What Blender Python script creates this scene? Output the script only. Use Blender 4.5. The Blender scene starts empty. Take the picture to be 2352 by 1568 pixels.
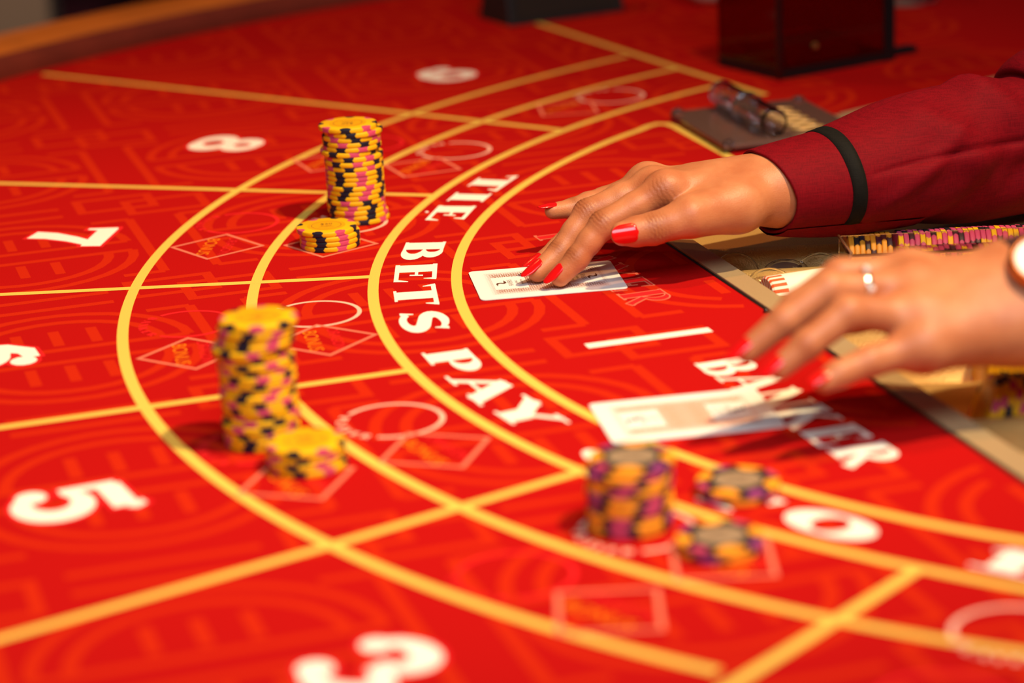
import bpy, bmesh, math, random
import numpy as np
from mathutils import Vector, Matrix, noise

# ------------------------------------------------------------------ camera, world, lights
S = 0.001                                   # all builders below work in millimetres
scene = bpy.context.scene
COL = scene.collection

cam_d = bpy.data.cameras.new('camera')
cam = bpy.data.objects.new('camera', cam_d)
COL.objects.link(cam)
scene.camera = cam
PITCH, ROLL = 0.3033, -0.0480
_c, _s = math.cos(PITCH), math.sin(PITCH)
_fw, _up, _rt = Vector((0, _c, -_s)), Vector((0, _s, _c)), Vector((1, 0, 0))
_cr, _sr = math.cos(ROLL), math.sin(ROLL)
_r2 = _rt * _cr + _up * _sr
_u2 = _up * _cr - _rt * _sr
_m = Matrix((_r2, _u2, -_fw)).transposed().to_4x4()
_m.translation = Vector((0, 0, 0.4291))
cam.matrix_world = _m
cam_d.sensor_width = 36.0
cam_d.sensor_fit = 'HORIZONTAL'
cam_d.lens = 89.75
cam_d.clip_start = 0.02
cam_d.clip_end = 60
cam_d.dof.use_dof = True
cam_d.dof.focus_distance = 1.578
cam_d.dof.aperture_fstop = 4.2

scene.view_settings.view_transform = 'Standard'
scene.view_settings.look = 'None'
scene.view_settings.exposure = 0.0
scene.view_settings.gamma = 1.0
scene.view_settings.use_curve_mapping = False

world = bpy.data.worlds.new('casino_room_air')
scene.world = world
world.use_nodes = True
bg = world.node_tree.nodes['Background']
bg.inputs[0].default_value = (0.74, 0.80, 1.0, 1)
bg.inputs[1].default_value = 0.05


def lamp(name, kind, loc, target, energy, color, **kw):
    d = bpy.data.lights.new(name, kind)
    d.energy = energy
    d.color = color
    for k, v in kw.items():
        setattr(d, k, v)
    o = bpy.data.objects.new(name, d)
    COL.objects.link(o)
    o.location = loc
    v = Vector(target) - Vector(loc)
    o.rotation_euler = v.to_track_quat('-Z', 'Y').to_euler()
    return o


# warm ceiling downlight over the layout, slightly to the dealer's side
lamp('ceiling_spot', 'SPOT', (0.80, 0.82, 1.75), (-0.17, 1.40, 0), 205, (1.0, 0.80, 0.46),
     spot_size=math.radians(43), spot_blend=1.0, shadow_soft_size=0.04)
# added wide amber spot, tints the outer table orange; no fitting of its own
lamp('amber_fill_spot', 'SPOT', (0.45, 1.25, 1.95), (0.0, 1.35, 0), 52, (1.0, 0.38, 0.10),
     spot_size=math.radians(84), spot_blend=1.0, shadow_soft_size=0.06)
# added weaker amber spot that brightens the rail and the far felt
lamp('back_fill_spot', 'SPOT', (-0.7, 2.5, 1.7), (-0.5, 2.35, 0), 34, (1.0, 0.45, 0.14),
     spot_size=math.radians(70), spot_blend=1.0, shadow_soft_size=0.08)
# cool fill light, set low on the camera side to brighten the tray
lamp('cool_fill_panel', 'AREA', (0.25, -0.10, 1.5), (0.05, 1.4, 0), 31, (0.76, 0.87, 1.0),
     shape='RECTANGLE', size=1.2, size_y=0.8)
# added spot that only brightens the pillar behind the rail
lamp('pillar_fill_spot', 'SPOT', (-1.15, 3.1, 1.5), (-0.86, 3.85, -0.25), 95, (1.0, 0.78, 0.56), spot_size=math.radians(40), spot_blend=0.6, shadow_soft_size=0.1)


# ------------------------------------------------------------------ helpers
def lin(c):
    def f(x):
        x = x / 255.0
        return x / 12.92 if x <= 0.04045 else ((x + 0.055) / 1.055) ** 2.4
    return tuple(f(x) for x in c) + (1.0,)


MATS = {}


def mat(name, rgb, rough=0.5, metal=0.0, spec=0.5, noise_amt=0.0, noise_scale=200.0, bump=0.0, bump_scale=800.0,
        trans=0.0, ior=1.45, coat=0.0, sss=0.0, sss_r=(1, .3, .15), sss_scale=0.004, sheen=0.0, alpha=1.0, linear=None):
    if name in MATS:
        return MATS[name]
    m = bpy.data.materials.new(name)
    m.use_nodes = True
    nt = m.node_tree
    b = nt.nodes['Principled BSDF']
    col = linear + (1.0,) if linear else lin(rgb)
    b.inputs['Base Color'].default_value = col
    b.inputs['Roughness'].default_value = rough
    b.inputs['Metallic'].default_value = metal
    b.inputs['Specular IOR Level'].default_value = spec
    b.inputs['IOR'].default_value = ior
    b.inputs['Transmission Weight'].default_value = trans
    b.inputs['Coat Weight'].default_value = coat
    b.inputs['Sheen Weight'].default_value = sheen
    if sss:
        b.inputs['Subsurface Weight'].default_value = sss
        b.inputs['Subsurface Radius'].default_value = sss_r
        b.inputs['Subsurface Scale'].default_value = sss_scale
    tc = nt.nodes.new('ShaderNodeTexCoord')
    if noise_amt:
        n = nt.nodes.new('ShaderNodeTexNoise')
        n.inputs['Scale'].default_value = noise_scale
        n.inputs['Detail'].default_value = 4
        nt.links.new(tc.outputs['Object'], n.inputs['Vector'])
        r = nt.nodes.new('ShaderNodeMapRange')
        r.inputs['From Min'].default_value = 0.25
        r.inputs['From Max'].default_value = 0.75
        r.inputs['To Min'].default_value = 1 - noise_amt
        r.inputs['To Max'].default_value = 1 + noise_amt
        nt.links.new(n.outputs['Fac'], r.inputs['Value'])
        mx = nt.nodes.new('ShaderNodeVectorMath')
        mx.operation = 'SCALE'
        mx.inputs[0].default_value = col[:3]
        nt.links.new(r.outputs['Result'], mx.inputs['Scale'])
        nt.links.new(mx.outputs['Vector'], b.inputs['Base Color'])
    if bump:
        n2 = nt.nodes.new('ShaderNodeTexNoise')
        n2.inputs['Scale'].default_value = bump_scale
        n2.inputs['Detail'].default_value = 3
        nt.links.new(tc.outputs['Object'], n2.inputs['Vector'])
        bp = nt.nodes.new('ShaderNodeBump')
        bp.inputs['Strength'].default_value = min(1.0, bump)
        bp.inputs['Distance'].default_value = 0.0004
        nt.links.new(n2.outputs['Fac'], bp.inputs['Height'])
        nt.links.new(bp.outputs['Normal'], b.inputs['Normal'])
    MATS[name] = m
    return m


def mesh_from(name, verts, faces, smooth=False):
    me = bpy.data.meshes.new(name)
    me.from_pydata([tuple(float(x) * S for x in v) for v in verts], [], [tuple(int(i) for i in f) for f in faces])
    me.update()
    if smooth:
        me.polygons.foreach_set('use_smooth', [True] * len(me.polygons))
    return me


def add(name, me, material=None, parent=None, loc=None, rot=None, mw=None):
    o = bpy.data.objects.new(name, me)
    COL.objects.link(o)
    if material is not None and me is not None and len(me.materials) == 0:
        me.materials.append(material)
    if parent is not None:
        o.parent = parent
    if mw is not None:
        o.matrix_local = mw
    else:
        if loc is not None:
            o.location = Vector(loc) * S
        if rot is not None:
            o.rotation_euler = rot
    return o


def tag(o, label=None, cat=None, group=None, kind=None):
    if label:
        o['label'] = label
    if cat:
        o['category'] = cat
    if group:
        o['group'] = group
    if kind:
        o['kind'] = kind
    return o


def empty(name, loc, label=None, cat=None, group=None, rot=None):
    o = bpy.data.objects.new(name, None)
    o.empty_display_size = 0.01
    COL.objects.link(o)
    o.location = Vector(loc) * S
    if rot is not None:
        o.rotation_euler = rot
    return tag(o, label, cat, group)


def box_data(x0, x1, y0, y1, z0, z1):
    v = [(x, y, z) for z in (z0, z1) for y in (y0, y1) for x in (x0, x1)]
    f = [(0, 2, 3, 1), (4, 5, 7, 6), (0, 1, 5, 4), (2, 6, 7, 3), (0, 4, 6, 2), (1, 3, 7, 5)]
    return v, f


def bevel_mesh(me, w, seg=2):
    bm = bmesh.new()
    bm.from_mesh(me)
    bmesh.ops.bevel(bm, geom=[e for e in bm.edges], offset=w * S, segments=seg, affect='EDGES', profile=0.5)
    bm.to_mesh(me)
    bm.free()
    me.polygons.foreach_set('use_smooth', [False] * len(me.polygons))
    return me


def box(name, x0, x1, y0, y1, z0, z1, bev=0.0):
    me = mesh_from(name, *box_data(x0, x1, y0, y1, z0, z1))
    return bevel_mesh(me, bev) if bev else me


def lathe(name, prof, seg=48, smooth=True):
    v, f = [], []
    n = len(prof)
    for i in range(seg):
        a = 2 * math.pi * i / seg
        for r, z in prof:
            v.append((r * math.cos(a), r * math.sin(a), z))
    for i in range(seg):
        j = (i + 1) % seg
        for k in range(n - 1):
            f.append((i * n + k, j * n + k, j * n + k + 1, i * n + k + 1))
    if prof[0][0] > 1e-6:
        f.append(tuple(i * n for i in range(seg))[::-1])
    if prof[-1][0] > 1e-6:
        f.append(tuple(i * n + n - 1 for i in range(seg)))
    me = mesh_from(name, v, f)
    if smooth:
        me.polygons.foreach_set('use_smooth', [len(p.vertices) == 4 for p in me.polygons])
        me.set_sharp_from_angle(angle=math.radians(40))
    return me


def prism(name, poly, z0, z1):
    n = len(poly)
    v = [(x, y, z0) for x, y in poly] + [(x, y, z1) for x, y in poly]
    f = [tuple(range(n))[::-1], tuple(range(n, 2 * n))] + [(i, (i + 1) % n, n + (i + 1) % n, n + i) for i in range(n)]
    return mesh_from(name, v, f)


def tube(name, pts, rad, seg=10, closed=False):
    pts = [Vector(p) for p in pts]
    n = len(pts)
    rads = rad if isinstance(rad, (list, tuple)) else [rad] * n
    v, f = [], []
    prev = None
    for i, p in enumerate(pts):
        a = pts[(i - 1) % n] if (closed or i > 0) else p
        b = pts[(i + 1) % n] if (closed or i < n - 1) else p
        d = (b - a).normalized()
        if prev is None:
            ref = Vector((0, 0, 1)) if abs(d.z) < 0.9 else Vector((1, 0, 0))
            u = d.cross(ref).normalized()
        else:
            u = (prev - d * prev.dot(d)).normalized()
        prev = u
        w = d.cross(u)
        for k in range(seg):
            t = 2 * math.pi * k / seg
            v.append(p + (u * math.cos(t) + w * math.sin(t)) * rads[i])
    m = n if closed else n - 1
    for i in range(m):
        j = (i + 1) % n
        for k in range(seg):
            l = (k + 1) % seg
            f.append((i * seg + k, i * seg + l, j * seg + l, j * seg + k))
    if not closed:
        f.append(tuple(range(seg))[::-1])
        f.append(tuple((n - 1) * seg + k for k in range(seg)))
    return mesh_from(name, v, f, smooth=True)


def strip(pts, width, z, closed=False):
    """flat ribbon along a polyline, returns verts, faces"""
    pts = [Vector((p[0], p[1])) for p in pts]
    n = len(pts)
    ws = width if isinstance(width, (list, tuple)) else [width] * n
    v, f = [], []
    for i, p in enumerate(pts):
        a = pts[(i - 1) % n] if (closed or i > 0) else None
        b = pts[(i + 1) % n] if (closed or i < n - 1) else None
        d1 = (p - a).normalized() if a is not None else (b - p).normalized()
        d2 = (b - p).normalized() if b is not None else d1
        nn = Vector((-(d1.y + d2.y), d1.x + d2.x))
        nn = nn.normalized() if nn.length > 1e-6 else Vector((-d1.y, d1.x))
        k = 1.0 / max(0.45, nn.dot(Vector((-d1.y, d1.x))))
        o = nn * (ws[i] * 0.5 * k)
        v += [(p.x + o.x, p.y + o.y, z), (p.x - o.x, p.y - o.y, z)]
    m = n if closed else n - 1
    for i in range(m):
        j = (i + 1) % n
        f.append((2 * i + 1, 2 * j + 1, 2 * j, 2 * i))
    return v, f


def join(parts):
    V, Fc = [], []
    for v, f in parts:
        o = len(V)
        V += list(v)
        Fc += [tuple(i + o for i in q) for q in f]
    return V, Fc


# ------------------------------------------------------------------ glyphs (drawn as strokes, cap height 1)
def earc(cx, cy, rx, ry, a0, a1, n=14):
    return [(cx + rx * math.cos(math.radians(a0 + (a1 - a0) * i / n)), cy + ry * math.sin(math.radians(a0 + (a1 - a0) * i / n))) for i in range(n + 1)]


def warc(n, w0, w1):
    return [w0 + (w1 - w0) * math.sin(math.pi * i / n) for i in range(n + 1)]


TH, TN = 0.31, 0.11


def serif(x, y, hw=0.22, t=0.07):
    return ([(x - hw, y), (x + hw, y)], t)


G = {}
G['I'] = [([(.22, 0), (.22, 1)], TH), serif(.22, .035), serif(.22, .965)]
G['T'] = [([(.42, 0), (.42, 1)], TH), ([(.0, .945), (.84, .945)], .11), ([(.03, 1.0), (.07, .70)], [.10, .03]), ([(.81, 1.0), (.77, .70)], [.10, .03]), serif(.42, .035)]
G['E'] = [([(.2, 0), (.2, 1)], TH), ([(.02, .95), (.68, .95)], TN), ([(.2, .52), (.50, .52)], .08), ([(.02, .05), (.72, .05)], TN),
          ([(.66, 1.0), (.64, .70)], [.09, .03]), ([(.51, .68), (.49, .36)], [.05, .05]), ([(.70, .0), (.76, .34)], [.11, .03])]
G['L'] = [([(.2, 0), (.2, 1)], TH), serif(.2, .965), ([(.02, .05), (.70, .05)], TN), ([(.68, .0), (.74, .36)], [.11, .03])]
G['B'] = [([(.2, 0), (.2, 1)], TH), ([(.02, .96), (.42, .96)], .08), ([(.02, .04), (.42, .04)], .08), ([(.2, .53), (.42, .53)], .07),
          (earc(.38, .745, .23, .215, 90, -90), warc(14, .07, .25)), (earc(.38, .285, .31, .245, 90, -90), warc(14, .07, .27))]
G['P'] = [([(.2, 0), (.2, 1)], TH), serif(.2, .035), ([(.02, .96), (.42, .96)], .08), ([(.2, .44), (.40, .44)], .07),
          (earc(.38, .70, .27, .26, 90, -90), warc(14, .07, .26))]
G['R'] = G['P'][:1] + [serif(.2, .035), ([(.02, .96), (.42, .96)], .08), ([(.2, .48), (.40, .48)], .07),
                       (earc(.38, .72, .25, .24, 90, -90), warc(14, .07, .25)), ([(.40, .48), (.70, .03), (.84, .03)], [.20, .22, .06])]
G['A'] = [([(.10, 0), (.44, 1)], .10), ([(.80, 0), (.44, 1)], .27), ([(.2, .34), (.62, .34)], .08), serif(.10, .035, .16), serif(.80, .035, .2)]
G['Y'] = [([(.10, 1), (.44, .46)], .26), ([(.80, 1), (.46, .46)], .10), ([(.44, 0), (.44, .52)], TH), serif(.10, .965, .2), serif(.78, .965, .15), serif(.44, .035)]
G['K'] = [([(.2, 0), (.2, 1)], TH), serif(.2, .035), serif(.2, .965), ([(.72, .98), (.30, .46)], .10), ([(.38, .60), (.80, .02)], .25), serif(.70, .965, .14), serif(.78, .035, .16)]
G['N'] = [([(.12, 0), (.12, 1)], .10), ([(.12, 1), (.74, 0)], .26), ([(.76, 0), (.76, 1)], .10), serif(.12, .035, .14), serif(.76, .965, .14), serif(.1, .965, .12)]
_s1 = earc(.40, .745, .27, .215, 25, 235, 14)
_s2 = earc(.36, .265, .29, .225, 60, -160, 14)
G['S'] = [(_s1 + _s2, [.08 + .14 * min(1, i / 5) for i in range(10)] + [.24 + .014 * i for i in range(5)] + [.31 - .012 * i for i in range(6)] + [.23 - .013 * i for i in range(9)]),
          ([(.68, .98), (.64, .68)], [.10, .03]), ([(.04, .04), (.07, .34)], [.10, .03])]
G['O'] = [(earc(.44, .5, .32, .43, 90, 450, 36)[:-1], [.10 + .19 * abs(math.sin(math.radians(10 * i))) for i in range(36)], True)]
G['8'] = [(earc(.40, .735, .22, .19, 90, 450, 30)[:-1], [.13 + .09 * abs(math.sin(math.radians(12 * i))) for i in range(30)], True),
          (earc(.40, .275, .28, .215, 90, 450, 30)[:-1], [.13 + .11 * abs(math.sin(math.radians(12 * i))) for i in range(30)], True)]
G['9'] = [(earc(.42, .66, .26, .265, 90, 450, 30)[:-1], [.13 + .11 * abs(math.sin(math.radians(12 * i))) for i in range(30)], True),
          ([(.68, .66), (.66, .40), (.52, .17), (.30, .10)], [.24, .23, .20, .15]), (earc(.20, .19, .07, .07, 0, 360, 12)[:-1], .13, True)]
G['6'] = [(earc(.42, .34, .26, .265, 90, 450, 30)[:-1], [.13 + .11 * abs(math.sin(math.radians(12 * i))) for i in range(30)], True),
          ([(.16, .34), (.18, .60), (.32, .83), (.54, .90)], [.24, .23, .20, .15]), (earc(.64, .81, .07, .07, 0, 360, 12)[:-1], .13, True)]
G['7'] = [([(.06, .87), (.80, .87)], .24), ([(.10, .97), (.08, .62)], [.16, .06]), ([(.70, .85), (.50, .55), (.36, .25), (.32, .0)], [.16, .20, .25, .28])]
G['5'] = [([(.20, .88), (.74, .88)], .22), ([(.20, .95), (.16, .46)], [.13, .10]), ([(.72, .95), (.80, 1.0)], [.20, .12]),
          (earc(.40, .33, .28, .26, 140, -150, 20), warc(20, .12, .25)), (earc(.17, .21, .07, .07, 0, 360, 12)[:-1], .13, True)]
G['3'] = [(earc(.38, .745, .24, .19, 155, -85, 16), warc(16, .11, .23)), (earc(.38, .275, .30, .22, 85, -150, 18), warc(18, .11, .25)),
          (earc(.15, .76, .06, .06, 0, 360, 12)[:-1], .12, True), (earc(.14, .20, .07, .07, 0, 360, 12)[:-1], .13, True)]
G['1'] = [([(.30, 0), (.30, 1)], .28), ([(.06, .80), (.30, .95)], [.06, .20]), serif(.30, .035, .28, .08)]
GW = dict(I=.44, T=.84, E=.76, L=.74, B=.72, P=.68, R=.82, A=.92, Y=.9, K=.92, N=.88, S=.72, O=.88, **{'8': .8, '9': .84, '6': .84, '7': .86, '5': .8, '3': .76, '1': .6})


def glyph(ch, cx, cy, ang, sx, sy, z, inset=0.0):
    """glyph centred on (cx, cy); ang = direction of reading; sx, sy = mm per unit"""
    ca, sa = math.cos(ang), math.sin(ang)
    parts = []
    dz = 0.0
    for st in G[ch]:
        pts, ws = st[0], st[1]
        closed = len(st) > 2
        n = len(pts)
        w = list(ws) if isinstance(ws, (list, tuple)) else [ws] * n
        if len(w) != n:
            w = [w[min(i, len(w) - 1)] for i in range(n)]
        w = [max(0.004, a - 2 * inset) for a in w]
        pts = [list(p) for p in pts]
        if not closed and inset:
            for a, b in ((0, 1), (-1, -2)):
                d = Vector((pts[b][0] - pts[a][0], pts[b][1] - pts[a][1]))
                L = d.length
                if L > 2.2 * inset:
                    d = d / L * inset
                    pts[a][0] += d.x
                    pts[a][1] += d.y
        v, f = strip(pts, w, 0, closed)
        v = [((x - GW[ch] / 2) * sx, (y - .5) * sy) for x, y, _ in v]
        v = [(cx + x * ca - y * sa, cy + x * sa + y * ca, z + dz) for x, y in v]
        # keep every face pointing up
        ff = []
        for q in f:
            p = [v[i] for i in q]
            ar = sum(p[i][0] * p[(i + 1) % 4][1] - p[(i + 1) % 4][0] * p[i][1] for i in range(4))
            ff.append(q if ar > 0 else q[::-1])
        parts.append((v, ff))
        dz += 0.004
    return join(parts)


def text_mesh(txt, size, extrude=0.0):
    cu = bpy.data.curves.new('lettering', 'FONT')
    cu.body = txt
    cu.size = size * S
    cu.align_x = 'CENTER'
    cu.align_y = 'CENTER'
    cu.extrude = extrude * S
    cu.resolution_u = 3
    o = bpy.data.objects.new('lettering', cu)
    COL.objects.link(o)
    dg = bpy.context.evaluated_depsgraph_get()
    me = bpy.data.meshes.new_from_object(o.evaluated_get(dg))
    me.name = 'lettering'
    bpy.data.objects.remove(o)
    bpy.data.curves.remove(cu)
    return me


# ------------------------------------------------------------------ signed-distance modelling for bodies
def sdf_grid(lo, hi, vox):
    n = [int(math.ceil((hi[i] - lo[i]) / vox)) + 1 for i in range(3)]
    ax = [np.float32(lo[i]) + np.arange(n[i], dtype=np.float32) * np.float32(vox) for i in range(3)]
    return ax, n


def smin(a, b, k):
    h = np.maximum(k - np.abs(a - b), 0) / k
    return np.minimum(a, b) - h * h * (k * 0.25)


def cone_into(Fd, ax, a, b, ra, rb, k):
    a = np.array(a, np.float32)
    b = np.array(b, np.float32)
    m = max(ra, rb) + k + 6.0
    sl = []
    for i in range(3):
        l, h = min(a[i], b[i]) - m, max(a[i], b[i]) + m
        i0 = int(np.searchsorted(ax[i], l))
        i1 = int(np.searchsorted(ax[i], h))
        sl.append(slice(max(0, i0), max(0, i1)))
    X = ax[0][sl[0]][:, None, None]
    Y = ax[1][sl[1]][None, :, None]
    Z = ax[2][sl[2]][None, None, :]
    d = b - a
    L2 = max(float(d @ d), 1e-6)
    t = np.clip(((X - a[0]) * d[0] + (Y - a[1]) * d[1] + (Z - a[2]) * d[2]) / L2, 0, 1)
    dist = np.sqrt((X - a[0] - t * d[0]) ** 2 + (Y - a[1] - t * d[1]) ** 2 + (Z - a[2] - t * d[2]) ** 2) - (ra + (rb - ra) * t)
    Fd[sl[0], sl[1], sl[2]] = smin(Fd[sl[0], sl[1], sl[2]], dist.astype(np.float32), k)


def surface_nets(Fd, ax, vox):
    inside = Fd < 0
    nx, ny, nz = Fd.shape
    c = inside[:-1, :-1, :-1].astype(np.int8)
    cnt = np.zeros_like(c)
    for dx in (0, 1):
        for dy in (0, 1):
            for dz in (0, 1):
                cnt += inside[dx:nx - 1 + dx, dy:ny - 1 + dy, dz:nz - 1 + dz]
    act = (cnt > 0) & (cnt < 8)
    I = np.argwhere(act)
    idx = -np.ones(act.shape, np.int64)
    idx[act] = np.arange(len(I))
    acc = np.zeros((len(I), 3))
    num = np.zeros(len(I))
    corners = [(x, y, z) for x in (0, 1) for y in (0, 1) for z in (0, 1)]
    vals = {q: Fd[I[:, 0] + q[0], I[:, 1] + q[1], I[:, 2] + q[2]].astype(np.float64) for q in corners}
    for q in corners:
        for axn in range(3):
            if q[axn] == 0:
                p = list(q)
                p[axn] = 1
                a, b = vals[q], vals[tuple(p)]
                m = (a < 0) != (b < 0)
                t = np.where(m, a / np.where(m, a - b, 1), 0)
                pos = np.array(q, float)[None, :].repeat(len(I), 0)
                pos[:, axn] += t
                acc[m] += pos[m]
                num[m] += 1
    V = I + acc / num[:, None]
    V = V * vox + np.array([ax[0][0], ax[1][0], ax[2][0]], float)
    quads = []
    for axn in range(3):
        o1, o2 = (axn + 1) % 3, (axn + 2) % 3
        sl0 = [slice(None)] * 3
        sl1 = [slice(None)] * 3
        sl0[axn] = slice(0, -1)
        sl1[axn] = slice(1, None)
        a, b = inside[tuple(sl0)], inside[tuple(sl1)]
        E = np.argwhere(a != b)
        ok = (E[:, o1] > 0) & (E[:, o2] > 0) & (E[:, o1] < Fd.shape[o1] - 1) & (E[:, o2] < Fd.shape[o2] - 1)
        E = E[ok]
        flip = a[E[:, 0], E[:, 1], E[:, 2]]

        def at(s1, s2):
            q = E.copy()
            q[:, o1] += s1
            q[:, o2] += s2
            return idx[q[:, 0], q[:, 1], q[:, 2]]
        q = np.stack([at(-1, -1), at(0, -1), at(0, 0), at(-1, 0)], 1)
        q[~flip] = q[~flip][:, ::-1]
        quads.append(q)
    Q = np.concatenate(quads)
    Q = Q[(Q >= 0).all(1)]
    return V, Q


def vnormals(V, Q):
    n = np.cross(V[Q[:, 2]] - V[Q[:, 0]], V[Q[:, 3]] - V[Q[:, 1]])
    N = np.zeros_like(V)
    for i in range(4):
        np.add.at(N, Q[:, i], n)
    return N / np.maximum(np.linalg.norm(N, axis=1, keepdims=True), 1e-9)


def relax(V, Q, it=2, lam=0.5):
    for _ in range(it):
        acc = np.zeros_like(V)
        num = np.zeros(len(V))
        for i in range(4):
            for j in (1, 3):
                np.add.at(acc, Q[:, i], V[Q[:, (i + j) % 4]])
                np.add.at(num, Q[:, i], 1)
        V = V + lam * (acc / num[:, None] - V)
    return V


def np_mesh(name, V, Q):
    me = bpy.data.meshes.new(name)
    me.vertices.add(len(V))
    me.vertices.foreach_set('co', (V * S).astype(np.float32).ravel())
    me.loops.add(len(Q) * 4)
    me.loops.foreach_set('vertex_index', Q.astype(np.int32).ravel())
    me.polygons.add(len(Q))
    me.polygons.foreach_set('loop_start', np.arange(0, len(Q) * 4, 4, dtype=np.int32))
    me.polygons.foreach_set('loop_total', np.full(len(Q), 4, np.int32))
    me.update(calc_edges=True)
    me.validate()
    me.polygons.foreach_set('use_smooth', np.ones(len(me.polygons), bool))
    return me


# ------------------------------------------------------------------ materials
def felt_material(name, rgb, amt=0.10):
    m = mat(name, rgb, rough=0.95, spec=0.03, noise_amt=amt, noise_scale=1400, bump=0.55, bump_scale=1500, sheen=0.0)
    return m


M_FELT = felt_material('red_felt', (176, 17, 15))
M_PAT = felt_material('red_felt_tone_pattern', (194, 38, 13))
M_GOLD = felt_material('gold_print', (228, 190, 84), 0.04)
M_WHITE = felt_material('cream_print', (246, 238, 220), 0.03)
M_PINK = felt_material('pink_print', (226, 120, 92), 0.05)
M_RED = felt_material('bright_red_print', (226, 36, 38), 0.05)
M_ORANGE = felt_material('orange_print', (240, 122, 22), 0.05)
M_WOOD = mat('honey_wood', (206, 112, 22), rough=0.42, coat=0.15, noise_amt=0.15, noise_scale=18)
M_DARKWOOD = mat('dark_wood', (118, 42, 22), rough=0.45, noise_amt=0.2, noise_scale=25)
M_BLACK = mat('black_plastic', (14, 13, 12), rough=0.45)
M_YEL = mat('yellow_clay', (236, 178, 12), rough=0.5, spec=0.35, noise_amt=0.05, noise_scale=120, bump=0.15)
M_NAVY = mat('navy_clay', (26, 24, 40), rough=0.5, spec=0.35, noise_amt=0.1, noise_scale=150)
M_PNK = mat('pink_clay', (202, 70, 104), rough=0.5, spec=0.35, noise_amt=0.06, noise_scale=150)
M_INLAY = mat('yellow_inlay', (236, 166, 16), rough=0.35)
M_INK = mat('brown_ink', (92, 50, 20), rough=0.7)
M_BLKCHIP = mat('black_clay', (30, 26, 28), rough=0.5, noise_amt=0.1, noise_scale=150)
M_ORC = mat('orange_clay', (246, 158, 34), rough=0.5, noise_amt=0.05, noise_scale=150)
M_PURP = mat('purple_clay', (150, 60, 120), rough=0.5, noise_amt=0.05, noise_scale=150)
M_TAUPE = mat('taupe_inlay', (154, 126, 96), rough=0.5, noise_amt=0.25, noise_scale=300)
M_CARD = mat('card_stock', (244, 240, 232), rough=0.35, spec=0.4)
M_BROWN = mat('card_brown_ink', (96, 52, 34), rough=0.5)
M_CLEAR = mat('clear_acrylic', (255, 255, 255), rough=0.03, trans=1.0, ior=1.49)
M_SMOKE = mat('smoked_acrylic', (150, 112, 98), rough=0.12, trans=0.55, ior=1.49)
M_REDSMOKE = mat('dark_red_acrylic', (178, 18, 14), rough=0.06, trans=0.95, ior=1.3)
M_RIM = mat('champagne_metal_rim', (176, 146, 104), rough=0.5, metal=0.1, noise_amt=0.05, noise_scale=900, bump=0.2, bump_scale=2500)

# ------------------------------------------------------------------ room
FLOOR_Z = -760
f_me = mesh_from('floor', [(-6000, -2500, FLOOR_Z), (6000, -2500, FLOOR_Z), (6000, 9000, FLOOR_Z), (-6000, 9000, FLOOR_Z)], [(0, 1, 2, 3)])
tag(add('floor', f_me, mat('dark_carpet', (46, 26, 22), rough=0.95, noise_amt=0.3, noise_scale=8)), kind='structure')
w_me = mesh_from('wall_back', [(-6000, 7200, FLOOR_Z), (6000, 7200, FLOOR_Z), (6000, 7200, 2600), (-6000, 7200, 2600)], [(0, 1, 2, 3)])
tag(add('wall_back', w_me, mat('dark_wall', (24, 16, 12), rough=0.9, noise_amt=0.2, noise_scale=3)), kind='structure')

# ------------------------------------------------------------------ the table
CX, CY, RT = 585.0, 1519.0, 1230.0
TRAY_A = (93.0, 1594.0)               # far left corner of the tray cut-out
TD = Vector((0.2847, -0.9586))        # direction of the tray's player-side edge
TRAY_B = (TRAY_A[0] + TD.x * 640, TRAY_A[1] + TD.y * 640)
TRAY_D = (253.0, 1906.0)
TRAY_E = (470.0, 2070.0)
FAR = (Vector(TRAY_D) - Vector(TRAY_A)).normalized()
FAR2 = (Vector(TRAY_E) - Vector(TRAY_D)).normalized()
BACK_X = 470.0

table = empty('baccarat_table', (CX, CY, FLOOR_Z), 'large red felt baccarat table with gold lines and padded wood rail', 'table')


def local(o, parent):
    """keep world coordinates although parented to the table empty"""
    o.matrix_parent_inverse = parent.matrix_basis.inverted()
    return o


def arcpt(th, r):
    t = math.radians(th)
    return (CX - r * math.cos(t), CY + r * math.sin(t))


outline = []
for i in range(97):
    outline.append(arcpt(96 - 192 * i / 96, RT))
tray_notch = [(BACK_X + 240, TRAY_B[1] - 30), TRAY_B, TRAY_A, TRAY_D, TRAY_E, (BACK_X + 240, TRAY_E[1] + 10)]
poly = outline + tray_notch
from mathutils.geometry import tessellate_polygon
tris = tessellate_polygon([[Vector((x, y, 0)) for x, y in poly]])
tv = [(x, y, 0) for x, y in poly]


def upface(v, q):
    p = [v[i] for i in q]
    ar = sum(p[i][0] * p[(i + 1) % len(p)][1] - p[(i + 1) % len(p)][0] * p[i][1] for i in range(len(p)))
    return tuple(q) if ar > 0 else tuple(q)[::-1]


felt_f = [upface(tv, t) for t in tris]
nv = len(tv)
low = [(x, y, -8) for x, y in poly]
side = [(i, nv + i, nv + (i + 1) % nv, (i + 1) % nv) for i in range(nv)]
felt = local(add('felt', mesh_from('felt', tv + low, felt_f + side), M_FELT, table), table)
tag(felt, 'red felt layout with tone on tone art deco pattern')


def decal(name, data, material, label=None):
    o = add(name, mesh_from(name, *data), material, felt)
    if label:
        o['label'] = label
    return o


# tone on tone pattern: interlaced fret knots joined by double bars, with fans in the cells
E1, E2 = Vector((0.9586, 0.2847)), Vector((0.2847, -0.9586))


def pat(p, q):
    return (E1.x * p + E2.x * q, E1.y * p + E2.y * q)


def pline(pts, w=6.5, z=0.03, closed=False):
    return strip([pat(*p) for p in pts], w, z, closed)


DP, DQ, P0, Q0 = 203.0, 226.0, 252.0, -1513.0
pieces = []
zz = [0.03]


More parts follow.
